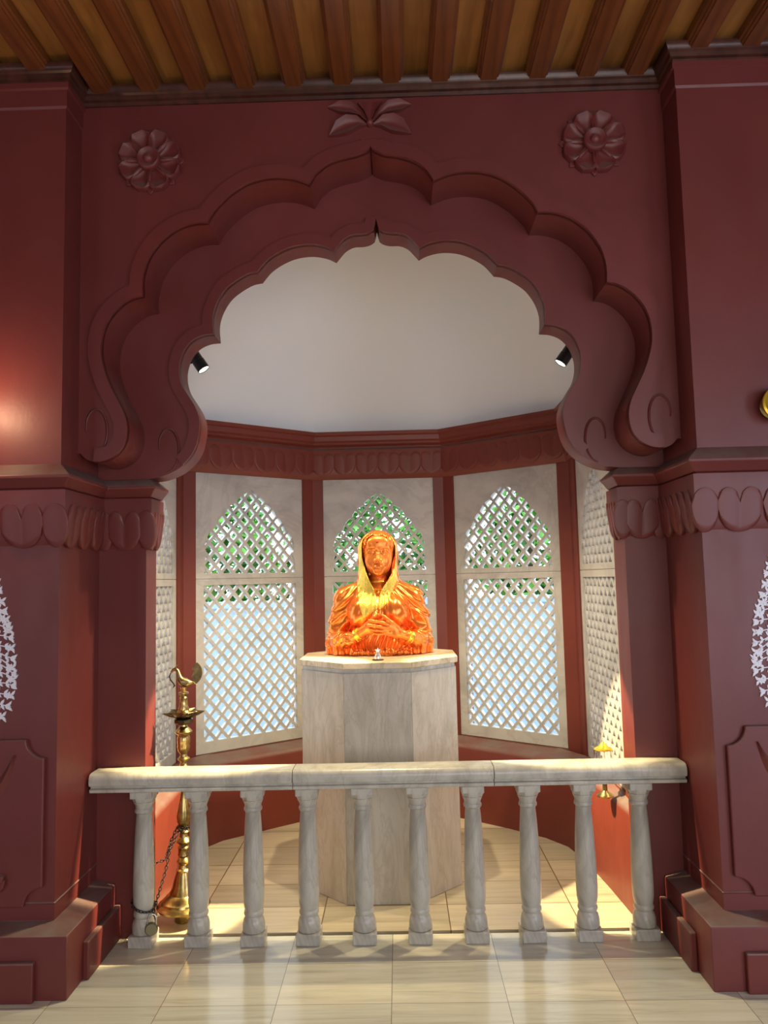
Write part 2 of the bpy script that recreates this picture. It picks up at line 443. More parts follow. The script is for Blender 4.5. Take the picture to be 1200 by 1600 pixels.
# capitals: slab moulding and flared block with lotus petals
path_l = [(XPL-.3, YP), (XL, YP), (XL, YB+.03), (PL, YB+.03), (PL, YC+.04)]
path_r = [(PR, YC+.04), (PR, YB+.03), (XR, YB+.03), (XR, YP), (XPR+.3, YP)]
cap_slab = [(-.02,2.128),(.0,2.120),(.062,2.066),(.062,2.054),(.052,2.044),(.030,2.016),(.020,2.012),(.020,2.004),(-.02,2.004)]
cap_bell = [(-.02,2.006),(.036,2.006),(.036,1.93),(.024,1.86),(.012,1.80),(.0,1.775),(-.02,1.77)]
for nm, pth, k in (('trim_7', path_l, 0), ('trim_8', path_r, 1)):
    o = MB().path_loft(pth, cap_slab).build(nm, PAINT, smooth=25, bevel=.003); struct(o)
def petal_mesh(w, h, t, nu=16, nv=12, crease=.5, heart=True):
    """rounded lotus petal: U-shaped foot, heart-shaped crown, centre crease; lies in XZ, bulges to -Y"""
    vs = []; fs = []
    for i in range(nu+1):
        u = -1+2*i/nu; uu = abs(u)
        zb = .60*(1-math.sqrt(max(0, 1-uu**2.2)))
        zt = (.66+.34*math.sqrt(max(0, 1-((uu-.5)/.5)**2))) if heart else .6+.4*math.sqrt(max(0, 1-uu*uu))
        for j in range(nv+1):
            v = j/nv; z = zb+(zt-zb)*v
            lobe = .45+.55*math.sin(PI*min(1, max(0, uu)))**.8 if heart else math.cos(uu*PI/2)**.5
            hh = t*(.45+.55*lobe*(.4+.6*(1-v)))
            if j in (0, nv) or i in (0, nu): hh = t*.42
            vs.append((u*w/2, -hh, z*h))
    n0 = len(vs)
    for i in range(nu):
        for j in range(nv):
            a = i*(nv+1)+j; fs.append((a, a+nv+1, a+nv+2, a+1))
    rim = [i*(nv+1) for i in range(nu+1)] + [nu*(nv+1)+j for j in range(1, nv+1)] + [i*(nv+1)+nv for i in range(nu-1, -1, -1)] + [j for j in range(nv-1, 0, -1)]
    for k_ in rim: x, y, z = vs[k_]; vs.append((x, t*.5, z))
    m_ = len(rim)
    for i in range(m_): a, b2 = rim[i], rim[(i+1) % m_]; fs.append((a, n0+i, n0+(i+1) % m_, b2))
    me = bpy.data.meshes.new('petal'); me.from_pydata(vs, [], fs)
    bm = bmesh.new(); bm.from_mesh(me); bmesh.ops.recalc_face_normals(bm, faces=bm.faces); bm.to_mesh(me); bm.free()
    for p in me.polygons: p.use_smooth = True
    me.set_sharp_from_angle(angle=math.radians(50)); me.materials.append(PAINT); return me
def put_petal(me, parent, p, ndir, tilt=0.0):
    """p: lower middle point of the petal; ndir: outward horizontal direction"""
    ob = bpy.data.objects.new('petal', me); COL.objects.link(ob); ob.parent = parent
    ob.location = p; ob.rotation_euler = (tilt, 0, math.atan2(ndir[1], ndir[0])+PI/2); return ob
P_BIG = petal_mesh(.187, .185, .013); P_SIDE = petal_mesh(.139, .185, .013); P_IN = petal_mesh(.168, .185, .013); P_REV = petal_mesh(.075, .185, .012); P_HALF2 = petal_mesh(.112, .185, .012, heart=False); P_HALF = petal_mesh(.093, .185, .012, heart=False)
tl = math.radians(-9)
for nm, pth, side in (('trim_9', path_l, -1), ('trim_10', path_r, 1)):
    o = MB().path_loft(pth, cap_bell).build(nm, PAINT, smooth=35); struct(o)
    X = XL if side < 0 else XR; PX = PL if side < 0 else PR
    z0 = 1.765
    for k in range(4):
        put_petal(P_BIG, o, (X+side*(.150+.188*k), YP-.010, z0), (0, -1), -tl)
    put_petal(P_HALF2, o, (X+side*.008, YP-.010, z0), (0, -1), -tl)
    for k in range(3): put_petal(P_SIDE, o, (X-side*.010, YP+.07+.14*k, z0), (-side, 0), -tl)
    xm = (X+PX)/2
    put_petal(P_IN, o, (xm-side*.005 - side*.012, YB+.02, z0), (0, -1), -tl)
    put_petal(P_HALF, o, (PX-side*.01, YB+.02, z0), (0, -1), -tl)
    put_petal(P_HALF, o, (X-side*.03, YB+.02, z0), (0, -1), -tl)
    for k in range(2): put_petal(P_REV, o, (PX-side*.010, YB+.07+.072*k, z0), (-side, 0), -tl)

# top mouldings of piers and wooden cornice that follows wall and piers
path_top = [(XPL-.3, YP), (XL, YP), (XL, YA), (XR, YA), (XR, YP), (XPR+.3, YP)]
for i, pth in enumerate((path_top[:3], path_top[3:])):
    o = MB().path_loft(pth, [(-.01,3.82),(.016,3.82),(.016,3.795),(.006,3.79),(.006,3.715),(.0,3.705),(-.01,3.705)]).build('trim_%d' % (11+i), PAINT, smooth=25); struct(o)
o = MB().path_loft(path_top, [(-.01,3.815),(.010,3.815),(.014,3.83),(.026,3.835),(.030,3.852),(.040,3.858),(.044,3.870),(.050,3.878),(.050,3.892),(-.01,3.892)]).build('trim_13', WOOD_TRIM, smooth=40); struct(o)

# stepped plinths
base_prof = [(-.02,.335),(-.0,.335),(.004,.33),(.004,.326),(-.012,.322),(-.012,.285),(.0,.262),(.09,.240),(.092,.232),(.092,0),(-.02,0)]
for i, pth in enumerate(([(XPL-.3, YP), (XL, YP), (XL, YB+.03)], [(XR, YB+.03), (XR, YP), (XPR+.3, YP)])):
    o = MB().path_loft(pth, base_prof).build('trim_%d' % (14+i), PAINT, smooth=25, bevel=.003); struct(o)
    s = -1 if i == 0 else 1; X = (XL if i == 0 else XR)
    fx = X-s*.092
    # raised fields on the side and the front of the plinth
    a, b2 = (fx, fx-s*.026)
    MB().box(min(a, b2)-.002, max(a, b2), YP+.06, YB+.03, 0, .152).build('raised_field', PAINT, o, bevel=.006)
    f0, f1 = X+s*.03, X+s*.95
    MB().box(min(f0, f1)+0, max(f0, f1), YP-.116, YP-.09, 0, .15).build('raised_field', PAINT, o, bevel=.006)

# ------------------------------------------------------------------ apse
VR = [(.47, 5.50), (1.235, 4.88), (1.235, YC)]
verts = [(NX-1.235, YC), (NX-1.235, 4.88), (NX-.47, 5.50), (NX+.47, 5.50), (NX+1.235, 4.88), (NX+1.235, YC)]
def face_frame(i):
    a = Vector(verts[i]); b2 = Vector(verts[i+1]); d = (b2-a); L = d.length; d.normalize(); n = Vector((-d.y, d.x))  # outward
    return a, d, n, L
WSPEC = [('left', 0, .22, 1.02), ('back_left', 1, None, None), ('back', 2, None, None), ('back_right', 3, None, None), ('right', 4, .14, .94)]
ARCH = [(0,1),(.06,.965),(.13,.94),(.22,.905),(.30,.86),(.33,.825),(.42,.80),(.50,.76),(.55,.71),(.565,.68),(.64,.655),(.70,.61),(.745,.56),(.765,.52),(.83,.50),(.90,.45),(.95,.39),(.975,.33),(.965,.27),(.93,.225),(.97,.17),(.985,.1),(.985,0)]
def clip_seg(p, d, loop):
    ts = []
    for i in range(len(loop)):
        a = Vector(loop[i]); e = Vector(loop[(i+1) % len(loop)])-a
        den = d.x*e.y-d.y*e.x
        if abs(den) < 1e-9: continue
        w = a-p; t = (w.x*e.y-w.y*e.x)/den; s = (w.x*d.y-w.y*d.x)/den
        if -1e-9 <= s < 1-1e-9: ts.append(t)
    ts.sort(); return [(ts[i], ts[i+1]) for i in range(0, len(ts)-1, 2)]
def lattice(mb, loop, fn, x0, x1, z0, z1, px, pz, bw, w0, w1, ox, oz):
    d1 = Vector((px, pz)).normalized(); sp = px*pz/math.hypot(px, pz)
    for sgn in (1, -1):
        d = Vector((d1.x*sgn, d1.y)); n = Vector((-d.y, d.x))
        c = Vector((ox, oz)); R = int((x1-x0+z1-z0)/sp)+2
        dw = .0012 if sgn > 0 else 0
        for k in range(-R, R+1):
            p = c+n*(k*sp)
            for (t0, t1) in clip_seg(p, d, loop):
                if t1-t0 < .004: continue
                a = p+d*(t0-.012); b2 = p+d*(t1+.012); h = n*(bw/2)
                q = [a-h, b2-h, b2+h, a+h]
                vs = [fn(v.x, v.y, w) for w in (w0+dw, w1-dw) for v in q]
                mb.add(vs, [(0,1,2,3),(7,6,5,4),(0,4,5,1),(1,5,6,2),(2,6,7,3),(3,7,4,0)])
for wi, (nm, i, u0, u1) in enumerate(WSPEC):
    a, d, n, L = face_frame(i)
    if u0 is None:
        ww = .395 if nm == 'back' else .405
        u0, u1 = L/2-ww, L/2+ww
    fn = lambda u, v, w, a=a, d=d, n=n: (a.x+d.x*u+n.x*w, a.y+d.y*u+n.y*w, v)
    T = .16
    e0 = 0 if i == 0 else -.0; e1 = L
    loops = [[(0, 0), (L, 0), (L, 2.665), (0, 2.665)], [(u0+.01, ZS+.01), (u0+.01, ZC-.02), (u1-.01, ZC-.02), (u1-.01, ZS+.01)]]
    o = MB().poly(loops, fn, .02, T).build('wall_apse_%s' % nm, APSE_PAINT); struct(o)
    # raised red strips either side of the marble panel (slightly proud of it)
    mb = MB()
    for (s0, s1) in ((-.01 if i else 0, u0-.002), (u1+.002, L+(.01 if i < 4 else 0))):
        mb.poly([[(s0, 0.3), (s1, .3), (s1, ZC+.05), (s0, ZC+.05)]], fn, 0, .025)
    mb.poly([[(0, .3), (L, .3), (L, ZS-.004), (0, ZS-.004)]], fn, 0.001, .024)
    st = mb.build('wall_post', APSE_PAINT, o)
    # marble screen
    W = u1-u0; um = (u0+u1)/2
    hw = W/2-.058; period_x = 2*hw/8
    z_a0, z_a1 = 1.665, 2.235
    archl = [(um+x*hw*1.0, z_a0+z*(z_a1-z_a0)) for x, z in reversed(ARCH)] + [(um-x*hw, z_a0+z*(z_a1-z_a0)) for x, z in ARCH[1:]]
    recl = [(um-hw, .592), (um+hw, .592), (um+hw, 1.588), (um-hw, 1.588)]
    win = MB().poly([[(u0-.004, ZS), (u1+.004, ZS), (u1+.004, 1.628), (u0-.004, 1.628)], recl], fn, .012, .055)
    win.poly([[(u0-.004, 1.631), (u1+.004, 1.631), (u1+.004, ZC+.03), (u0-.004, ZC+.03)], archl], fn, .012, .055)
    win.poly([[(u0, 1.60), (u1, 1.60), (u1, 1.655), (u0, 1.655)]], fn, .020, .050)
    wo = win.build('window_%d' % (wi+1), SCREEN, bevel=.003); struct(wo)
    for loop, zz0, zz1, zo in ((recl, .592, 1.588, 1.588), (archl, z_a0, z_a1, z_a1-.02)):
        lm = MB(); lattice(lm, loop, fn, um-hw, um+hw, zz0, zz1, period_x, .099, .0178, .018, .050, um, zo)
        lm.build('lattice', SCREEN, wo, recalc=True)
# low curved wall under the windows with a sloping ledge
def low_path():
    P = [(NX-1.075, YC+.02), (NX-1.09, 4.2), (NX-1.105, 4.62), (NX-1.08, 4.80), (NX-1.0, 4.93), (NX-.80, 5.09), (NX-.56, 5.28), (NX-.44, 5.35), (NX-.30, 5.38)]
    Q = [(NX+.30, 5.38), (NX+.44, 5.35), (NX+.56, 5.27), (NX+.80, 5.07), (NX+1.0, 4.88), (NX+1.10, 4.72), (NX+1.145, 4.5), (NX+1.18, 4.1), (NX+1.20, YC+.02)]
    return P+Q
lp = low_path()
outer_p = []
# ledge: inner rim to window plane
from itertools import islice
def nearest_on_poly(p):
    best = None
    for i in range(5):
        a = Vector(verts[i]); b2 = Vector(verts[i+1]); d = b2-a; t = max(0, min(1, (Vector(p)-a).dot(d)/d.length_squared)); q = a+d*t
        if best is None or (q-Vector(p)).length < best[0]: best = ((q-Vector(p)).length, q)
    return best[1]
mb = MB(); rows = []
N_ = len(lp); vs = []; fs = []
for p in lp:
    q = nearest_on_poly(p); pv = Vector(p); dn = (q-pv); L = dn.length; dn.normalize()
    for (t, z) in ((0, 0), (0, .455), (.012, .482), (.035, .492)):
        s_ = pv+dn*t; vs.append((s_.x, s_.y, z))
    e = q+dn*.02; vs.append((e.x, e.y, .517)); vs.append((e.x, e.y, 0))
for i in range(N_-1):
    for k in range(5): a_ = i*6+k; fs.append((a_, a_+1, a_+7, a_+6))
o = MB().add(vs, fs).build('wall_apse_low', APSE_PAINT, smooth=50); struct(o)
# apse cornice
nrm_path = list(reversed(verts))  # inward side on the right-hand side
cor = [(-.03,2.325),(.012,2.325),(.022,2.34),(.034,2.40),(.038,2.47),(.034,2.535),(.020,2.550),(.020,2.560),(.050,2.572),(.050,2.586),(.066,2.596),(.070,2.628),(.084,2.636),(.084,2.66),(-.03,2.66)]
def inward(path, prof):
    t = MB().path_loft(path, prof); return t
test = MB().path_loft(verts, [(.1, 0), (.2, 0)])
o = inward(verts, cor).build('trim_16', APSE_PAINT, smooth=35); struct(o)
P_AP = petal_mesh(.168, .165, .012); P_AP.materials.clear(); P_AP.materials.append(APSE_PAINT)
for i in range(5):
    a, d, n, L = face_frame(i); k = int(round(L/.17)); s_ = L/k
    for j in range(k):
        c = a+d*(s_*(j+.5)) - n*.028
        put_petal(P_AP, o, (c.x, c.y, 2.35), (-n.x, -n.y), .02)
# vault over the apse
mb = MB(); vs = []; fs = []; ND = 20
outl = [(NX-1.30, YC+.001), (NX-1.30, 4.35), (NX-1.30, 4.90), (NX-.86, 5.24), (NX-.48, 5.56), (NX, 5.56), (NX+.48, 5.56), (NX+.86, 5.24), (NX+1.30, 4.90), (NX+1.30, 4.35), (NX+1.30, YC+.001)]
def ell(k):
    th = PI*(k/(len(outl)-1)); return (NX-1.34*math.cos(th), YC+.001+1.82*math.sin(th))
for j in range(ND+1):
    t = j/ND; cc_ = math.cos(t*PI/2*.995)**.75; sm = min(1, t*2.2); sm = sm*sm*(3-2*sm)
    for k, p in enumerate(outl):
        e = ell(k); x = p[0]*(1-sm)+e[0]*sm; y = p[1]*(1-sm)+e[1]*sm
        vs.append((NX+(x-NX)*cc_, YC+(y-YC)*cc_, ZT-.005+1.2*math.sin(t*PI/2)))
K = len(outl)
for j in range(ND):
    for k in range(K-1): a_ = j*K+k; fs.append((a_, a_+1, a_+K+1, a_+K))
o = MB().add(vs, fs).build('ceiling_apse', WHITE, recalc=False); struct(o)
for p in o.data.polygons: p.use_smooth = True
o.modifiers.new('sub', 'SUBSURF').render_levels = 2
so = o.modifiers.new('solid', 'SOLIDIFY'); so.thickness = .05; so.offset = 0
# outer roof slab above the apse keeps daylight out
o = MB().poly([[(-1.75, YC), (-1.75, 5.2), (-.8, 5.9), (.55, 5.9), (1.5, 5.2), (1.5, YC)]], lambda u, v, w: (u, v, w), 3.95, 4.05).build('ceiling_roof', WHITE); struct(o)
# masonry drum round the vault, above the windows
mb = MB()
for i in range(5):
    a, d, n, L = face_frame(i)
    fn = lambda u, v, w, a=a, d=d, n=n: (a.x+d.x*u+n.x*w, a.y+d.y*u+n.y*w, v)
    mb.poly([[(-.08, 2.64), (L+.08, 2.64), (L+.08, 3.96), (-.08, 3.96)]], fn, .12, .22)
o = mb.build('wall_apse_drum', WHITE); struct(o)

# ------------------------------------------------------------------ outside
o = MB().box(-14, 14, 6.1, 24, -.75, -.6).build('floor_outside', EARTH); struct(o)
wb = empty('boundary_wall', (0, 8.6, -.6)); tag(wb, 'pale blue washed boundary wall outside, seen through the lower marble lattices', 'wall')
MB().box(-9, 9, -.1, .1, 0, 1.92).build('wall_body', BLUEWALL, wb)
MB().box(-9, 9, -.14, .14, 1.92, 1.99).build('coping', BLUEWALL, wb)
def tree(x, y, h, r, label, seed, n=3400):
    rnd = random.Random(seed); t = empty('leafy_tree', (x, y, -.6)); tag(t, label, 'tree', 'trees outside the apse windows')
    MB().tube([(0,0,0),(.05,0,h*.3),(-.04,.05,h*.6),(0,0,h*.85)], [.12,.09,.06,.02], 8).build('trunk', BARK, t, smooth=60)
    mb = MB()
    for k in range(n):
        a = rnd.uniform(0, 2*PI); ph = math.acos(rnd.uniform(-1, 1)); rr = r*rnd.uniform(.55, 1.0)*(1+.25*math.sin(3*a+seed)*math.sin(ph*4))
        c = Vector((rr*math.sin(ph)*math.cos(a), rr*math.sin(ph)*math.sin(a), h*.72+rr*1.15*math.cos(ph)))
        s = rnd.uniform(.06, .12); d = Vector((rnd.gauss(0,1), rnd.gauss(0,1), rnd.gauss(0,.6))).normalized()
        e = d.cross(Vector((rnd.gauss(0,1), rnd.gauss(0,1), rnd.gauss(0,1)))).normalized()
        f = d.cross(e)*.012
        mb.add([c-d*s, c+e*s*.45+f, c+d*s, c-e*s*.45+f], [(0,1,2),(0,2,3)])
    mb.build('foliage', LEAF, t, recalc=False)
tree(-2.6, 10.3, 3.4, 1.15, 'round green tree beyond the boundary wall behind the back left window', 1)
tree(-.35, 11.9, 3.8, 1.35, 'broad green tree beyond the boundary wall behind the bust', 2)
tree(1.75, 10.1, 3.3, .85, 'smaller green tree beyond the boundary wall behind the back right window', 3, 2000)

# ------------------------------------------------------------------ pedestal
ped = empty('pedestal', (-.12, 4.36, 0)); tag(ped, 'tall octagonal stone pedestal carrying the orange bust, behind the balustrade', 'pedestal')
def octo(ap): return [(ap/math.cos(PI/8)*math.cos(PI/8+k*PI/4), ap/math.cos(PI/8)*math.sin(PI/8+k*PI/4)) for k in range(8)]
def octa_block(ap0, z0, ap1, z1):
    A_, B_ = octo(ap0), octo(ap1)
    return MB().add([(x, y, z0) for x, y in A_]+[(x, y, z1) for x, y in B_], [tuple(reversed(range(8))), tuple(range(8, 16))]+[(k, (k+1) % 8, 8+(k+1) % 8, 8+k) for k in range(8)])
octa_block(.405, 0, .405, 1.142).build('core', STONE, ped)
pts = octo(.415)
for k in range(8):
    a, b2 = Vector(pts[k]), Vector(pts[(k+1) % 8]); d = (b2-a).normalized(); n = Vector((d.y, -d.x))
    a_ = a+d*.0008; b_ = b2-d*.0008
    MB().poly([[(a_.x, a_.y), (b_.x, b_.y), (b_.x-n.x*.012-d.x*.005, b_.y-n.y*.012-d.y*.005), (a_.x-n.x*.012+d.x*.005, a_.y-n.y*.012+d.y*.005)]], lambda u, v, w: (u, v, w), 0.002, 1.128).build('facing_panel', STONE, ped)
octa_block(.408, 1.128, .408, 1.150).build('neck_course', MARBLE, ped)
octa_block(.425, 1.150, .425, 1.183).build('top_slab', SLAB, ped, bevel=.004)

# ------------------------------------------------------------------ balustrade
bal = empty('balustrade', (-.065, 3.575, 0)); tag(bal, 'white marble balustrade with ten turned balusters across the arch', 'balustrade')
def local(o, root): o.location = Vector(o.location)-Vector(root.location)
rail_prof = [(.050,.672),(.066,.676),(.068,.690),(.054,.694),(.054,.703),(.074,.706),(.079,.722),(.077,.742),(.066,.757),(.050,.761)]
rail_full = [(y, z) for y, z in rail_prof] + [(-y, z) for y, z in reversed(rail_prof)]
for (x0, x1) in ((XL+.012, -.497), (-.4945, .401), (.4035, XR-.008)):
    n = len(rail_full); vs = []
    for x, q in ((x0, 0), (x1, 0)): vs += [(x+.065, y, z) for y, z in rail_full]
    ro = MB().add(vs, [(i, (i+1) % n, n+(i+1) % n, n+i) for i in range(n)]+[tuple(range(n)), tuple(range(n, 2*n))]).build('rail_section', MARBLE, bal, smooth=40, bevel=.002)
def baluster():
    mb = MB()
    mb.box(-.053,.053,-.053,.053,0,.050)
    prof = [(.046,.050),(.0475,.062),(.047,.085),(.042,.105),(.0365,.112),(.036,.118),(.0405,.123),(.042,.131),(.040,.139),(.037,.144),(.0395,.152),(.043,.175),(.0445,.22),(.0445,.27),(.043,.34),(.0405,.42),(.037,.49),(.0335,.545),(.032,.562),(.033,.570),(.038,.575),(.039,.582),(.037,.589),(.035,.592),(.036,.602),(.041,.614),(.045,.622)]
    prof = [(r*1.06, z) for r, z in prof]
    mb.lathe(prof, seg=32)
    # eight-sided cup and square abacus
    mb.lathe([(.0455,.620),(.054,.636),(.056,.672)], seg=8, ang=PI/8)
    mb.box(-.050,.050,-.050,.050,.640,.6725)
    me = mb.mesh('baluster'); me.materials.append(MARBLE)
    for p in me.polygons: p.use_smooth = True
    me.set_sharp_from_angle(angle=math.radians(35)); return me
bme = baluster()
for i in range(10):
    b_ = bpy.data.objects.new('baluster', bme); COL.objects.link(b_); b_.parent = bal
    b_.location = (-1.182+.2484*i+.065, 0, 0); b_.rotation_euler = (0, 0, .02*((i*7) % 5-2))
    mo = b_.modifiers.new('bevel', 'BEVEL'); mo.width = .004; mo.segments = 2; mo.limit_method = 'ANGLE'; mo.angle_limit = math.radians(60)

# ------------------------------------------------------------------ standing brass oil lamp
LX, LY = -1.065, 3.80
ol = empty('oil_lamp', (LX, LY, 0)); tag(ol, 'tall brass standing oil lamp with peacock finial, chained behind the left balusters', 'oil lamp')
MB().lathe([(.038,.0),(.040,.004),(.040,.050),(.034,.055),(.028,.062)], seg=32).build('foot_ring', BRASS, ol, smooth=40)
MB().lathe([(.030,.058),(.094,.060),(.122,.066),(.126,.076),(.117,.086),(.104,.090),(.101,.100),(.090,.108),(.084,.118),(.066,.132),(.062,.142),(.052,.160),(.047,.185),(.040,.21),(.033,.23),(.036,.238),(.028,.245)], seg=40).build('bell_base', BRASS, ol, smooth=30)
stem = [(.024,.243),(.020,.262),(.029,.275),(.033,.285),(.026,.298),(.020,.305),(.027,.315),(.024,.330),(.027,.352),(.030,.358),(.026,.364),(.022,.372),(.034,.385),(.037,.392),(.030,.402),(.020,.412),(.018,.43),(.030,.442),(.024,.452),(.017,.458),(.022,.47),(.032,.50),(.034,.525),(.030,.56),(.021,.60),(.015,.64),(.013,.66),(.018,.668),(.014,.674),(.013,.69),(.026,.702),(.030,.71),(.020,.722),(.013,.732),(.016,.76),(.022,.77),(.025,.79),(.018,.80),(.014,.815),(.028,.83),(.030,.836),(.018,.846),(.016,.86),(.026,.876),(.031,.90),(.028,.912),(.031,.922),(.031,.950),(.026,.962),(.040,.976),(.042,.984),(.028,1.0),(.018,1.012),(.016,1.03)]
stem = [(r, .243+(z-.243)*.868) for r, z in stem]
MB().lathe(stem, seg=32).build('stem', BRASS, ol, smooth=35)
ZP = .926
MB().lathe([(.016,ZP-.004),(.040,ZP-.004),(.046,ZP+.004),(.046,ZP+.018),(.036,ZP+.024),(.02,ZP+.026)], seg=10).build('drip_collar', DARKBRASS, ol, smooth=20)
# five-beaked oil dish
mb = MB(); vs = []; fs = []; SEG = 60
for (sc_, dz) in ((.18, .0), (.45, .004), (.75, .016), (1.0, .034), (.96, .037), (.72, .022), (.42, .012), (.18, .009)):
    for k in range(SEG):
        a = 2*PI*k/SEG+PI; beak = max(0, math.cos(5*(a)/1)) ** 6
        r = .068*sc_ + (.036*beak*max(0, (sc_-.4)/.6))
        vs.append((r*math.cos(a), r*math.sin(a), ZP+.020+dz))
for j in range(7):
    for k in range(SEG): fs.append((j*SEG+k, j*SEG+(k+1) % SEG, (j+1)*SEG+(k+1) % SEG, (j+1)*SEG+k))
MB().add(vs, fs).build('oil_dish', DARKBRASS, ol, smooth=60)
MB().lathe([(.034,ZP+.028),(.034,ZP+.045),(.030,ZP+.055),(.026,ZP+.062),(.027,ZP+.068),(.021,ZP+.082),(.017,ZP+.115),(.019,ZP+.120),(.014,ZP+.126),(.015,ZP+.134),(.024,ZP+.140),(.024,ZP+.146),(.012,ZP+.152),(.014,ZP+.166),(.018,ZP+.172)], seg=28).build('finial_stem', BRASS, ol, smooth=35)
# peacock: body, neck, head, crest, tail
ZB = ZP+.172
pk = MB().tube([(.050,0,ZB+.020),(.030,0,ZB+.020),(.010,0,ZB+.022),(-.008,0,ZB+.028),(-.020,0,ZB+.045),(-.024,0,ZB+.064),(-.030,0,ZB+.080),(-.042,0,ZB+.087),(-.053,0,ZB+.082),(-.061,0,ZB+.073),(-.066,0,ZB+.068)],
    [.004,.014,.021,.021,.014,.010,.009,.010,.008,.004,.0015], 14).build('peacock', BRASS, ol, smooth=70)
MB().tube([(-.063,0,ZB+.070),(-.070,0,ZB+.052),(-.064,0,ZB+.034),(-.050,0,ZB+.018),(-.044,0,ZB+.008),(-.052,0,ZB-.004)], [.002,.004,.004,.003,.005,.001], 8).build('garland', DARKBRASS, pk, smooth=60)
MB().tube([(-.040,0,ZB+.094),(-.036,0,ZB+.104),(-.03,0,ZB+.108)], [.003,.002,.001], 6).build('crest', BRASS, pk, smooth=60)
MB().lathe([(.0,-.003),(.014,-.002),(.014,.002),(0,.003)], seg=18, axis=Matrix.Translation((.012,-.022,ZB+.024)) @ Matrix.Rotation(PI/2, 4, 'X') @ Matrix.Diagonal((1.3,.8,1,1))).build('wing', BRASS, pk, smooth=40)
tp = []
for k in range(15):
    t = k/14; ang = -1.15+2.1*t; r = .062
    tp.append((.030+r*math.cos(ang)-.0, ZB+.068+r*math.sin(ang)))
inn = []
for k in range(29):
    t = 1-k/28; ang = -1.0+1.95*t; r = .016+(.010 if k % 2 else 0)
    inn.append((.032+r*math.cos(ang)*.85, ZB+.070+r*math.sin(ang)*1.3))
MB().poly([tp+inn], lambda u, v, w: (u, w, v), -.003, .003).build('tail', BRASS, pk)
MB().tube([(.045,0,ZB+.026),(.060,0,ZB+.014),(.068,0,ZB+.004)], [.006,.004,.001], 6).build('tail_root', BRASS, pk, smooth=60)

# ------------------------------------------------------------------ chain and padlock
def ring_mesh(a, b2, r):
    n = 14; pts = [(a*math.cos(2*PI*k/n), 0, b2*math.sin(2*PI*k/n)) for k in range(n)]
    me = MB().tube(pts, r, 6, closed=True).mesh('link'); me.materials.append(CHAIN)
    for p in me.polygons: p.use_smooth = True
    return me
BX, BY = -1.182, 3.575
ch = empty('chain', (BX, BY, .17)); tag(ch, 'dark iron chain looped round the leftmost baluster and the brass oil lamp', 'chain')
lk = ring_mesh(.0055, .010, .0022)
path = []
for k in range(21):   # loop round the baluster foot
    a = -PI*.28 + 2*PI*k/20; path.append(Vector((BX+.050*math.cos(a), BY+.050*math.sin(a), .165-.020*math.cos(a+.2*PI)+.005)))
path2 = [Vector((BX+.052, BY-.02, .150)), Vector((BX+.058, BY+.03, .20)), Vector((BX+.072, BY+.09, .28)), Vector((BX+.080, LY-.10, .36)), Vector((LX-.012, LY-.036, .425)), Vector((LX+.02, LY-.032, .44))]
path3 = [Vector((LX-.03, LY-.02, .43)), Vector((LX-.05, LY-.04, .38)), Vector((BX+.065, LY-.12, .325)), Vector((BX+.02, BY+.07, .32)), Vector((BX-.03, BY+.06, .30))]
path4 = [Vector((LX+.030*math.cos(a), LY+.030*math.sin(a), .435)) for a in [2*PI*k/10 for k in range(11)]]
def lay(path, step=.0155):
    out = []; acc = 0
    for a, b2 in zip(path[:-1], path[1:]):
        L = (b2-a).length; t = acc
        while t < L: out.append((a+(b2-a)*(t/L), (b2-a).normalized())); t += step
        acc = t-L
    return out
cnt = 0
for pth in (path, path2, path3, path4):
    for i, (p, d) in enumerate(lay(pth)):
        if cnt >= 98: break
        l = bpy.data.objects.new('link', lk); COL.objects.link(l); l.parent = ch; cnt += 1
        q = d.to_track_quat('Z', 'Y').to_matrix().to_4x4() @ Matrix.Rotation((i % 2)*PI/2+.3, 4, 'Z')
        l.matrix_local = Matrix.Translation(p-Vector((BX, BY, .17))) @ q
pd = empty('padlock', (BX+.052, BY-.052, .085)); tag(pd, 'round bronze padlock hanging from the chain at the leftmost baluster', 'padlock')
MB().lathe([(.0,-.010),(.024,-.010),(.028,-.006),(.028,.006),(.024,.010),(.0,.010)], seg=28, axis=Matrix.Rotation(PI/2, 4, 'X'), c=(0,0,.0), cap=False).build('lock_body', LOCKB, pd, smooth=40)
MB().tube([(-.018,0,.020),(-.018,0,.045),(-.012,0,.058),(0,0,.063),(.012,0,.058),(.018,0,.045),(.018,0,.020)], .0038, 8).build('shackle', STEEL, pd, smooth=60)
pd.rotation_euler = (0, .06, .25)

# ------------------------------------------------------------------ small glass lamp on the right ledge
gl = empty('glass_lamp', (1.012, 3.99, .49)); tag(gl, 'small glass and brass oil lamp at the right, half hidden by the rail', 'oil lamp')
MB().lathe([(.040,0),(.042,.006),(.030,.014),(.012,.03),(.010,.11),(.016,.13),(.012,.14)], seg=24).build('stand', BRASS, gl, smooth=40)
MB().lathe([(.014,.138),(.040,.142),(.052,.152),(.050,.155),(.038,.147),(.014,.146)], seg=28).build('saucer', DARKBRASS, gl, smooth=40)
MB().lathe([(.022,.147),(.026,.160),(.018,.170),(.012,.172)], seg=24).build('burner', BRASS, gl, smooth=40)
MB().lathe([(.044,.156),(.047,.160),(.047,.228),(.044,.230),(.0435,.228),(.0435,.160)], seg=32, cap=False).build('glass_chimney', GLASS, gl, smooth=40)
MB().lathe([(.040,.228),(.046,.230),(.044,.236),(.024,.246),(.016,.256),(.008,.262),(.004,.270)], seg=24).build('brass_cap', GOLD, gl, smooth=40)

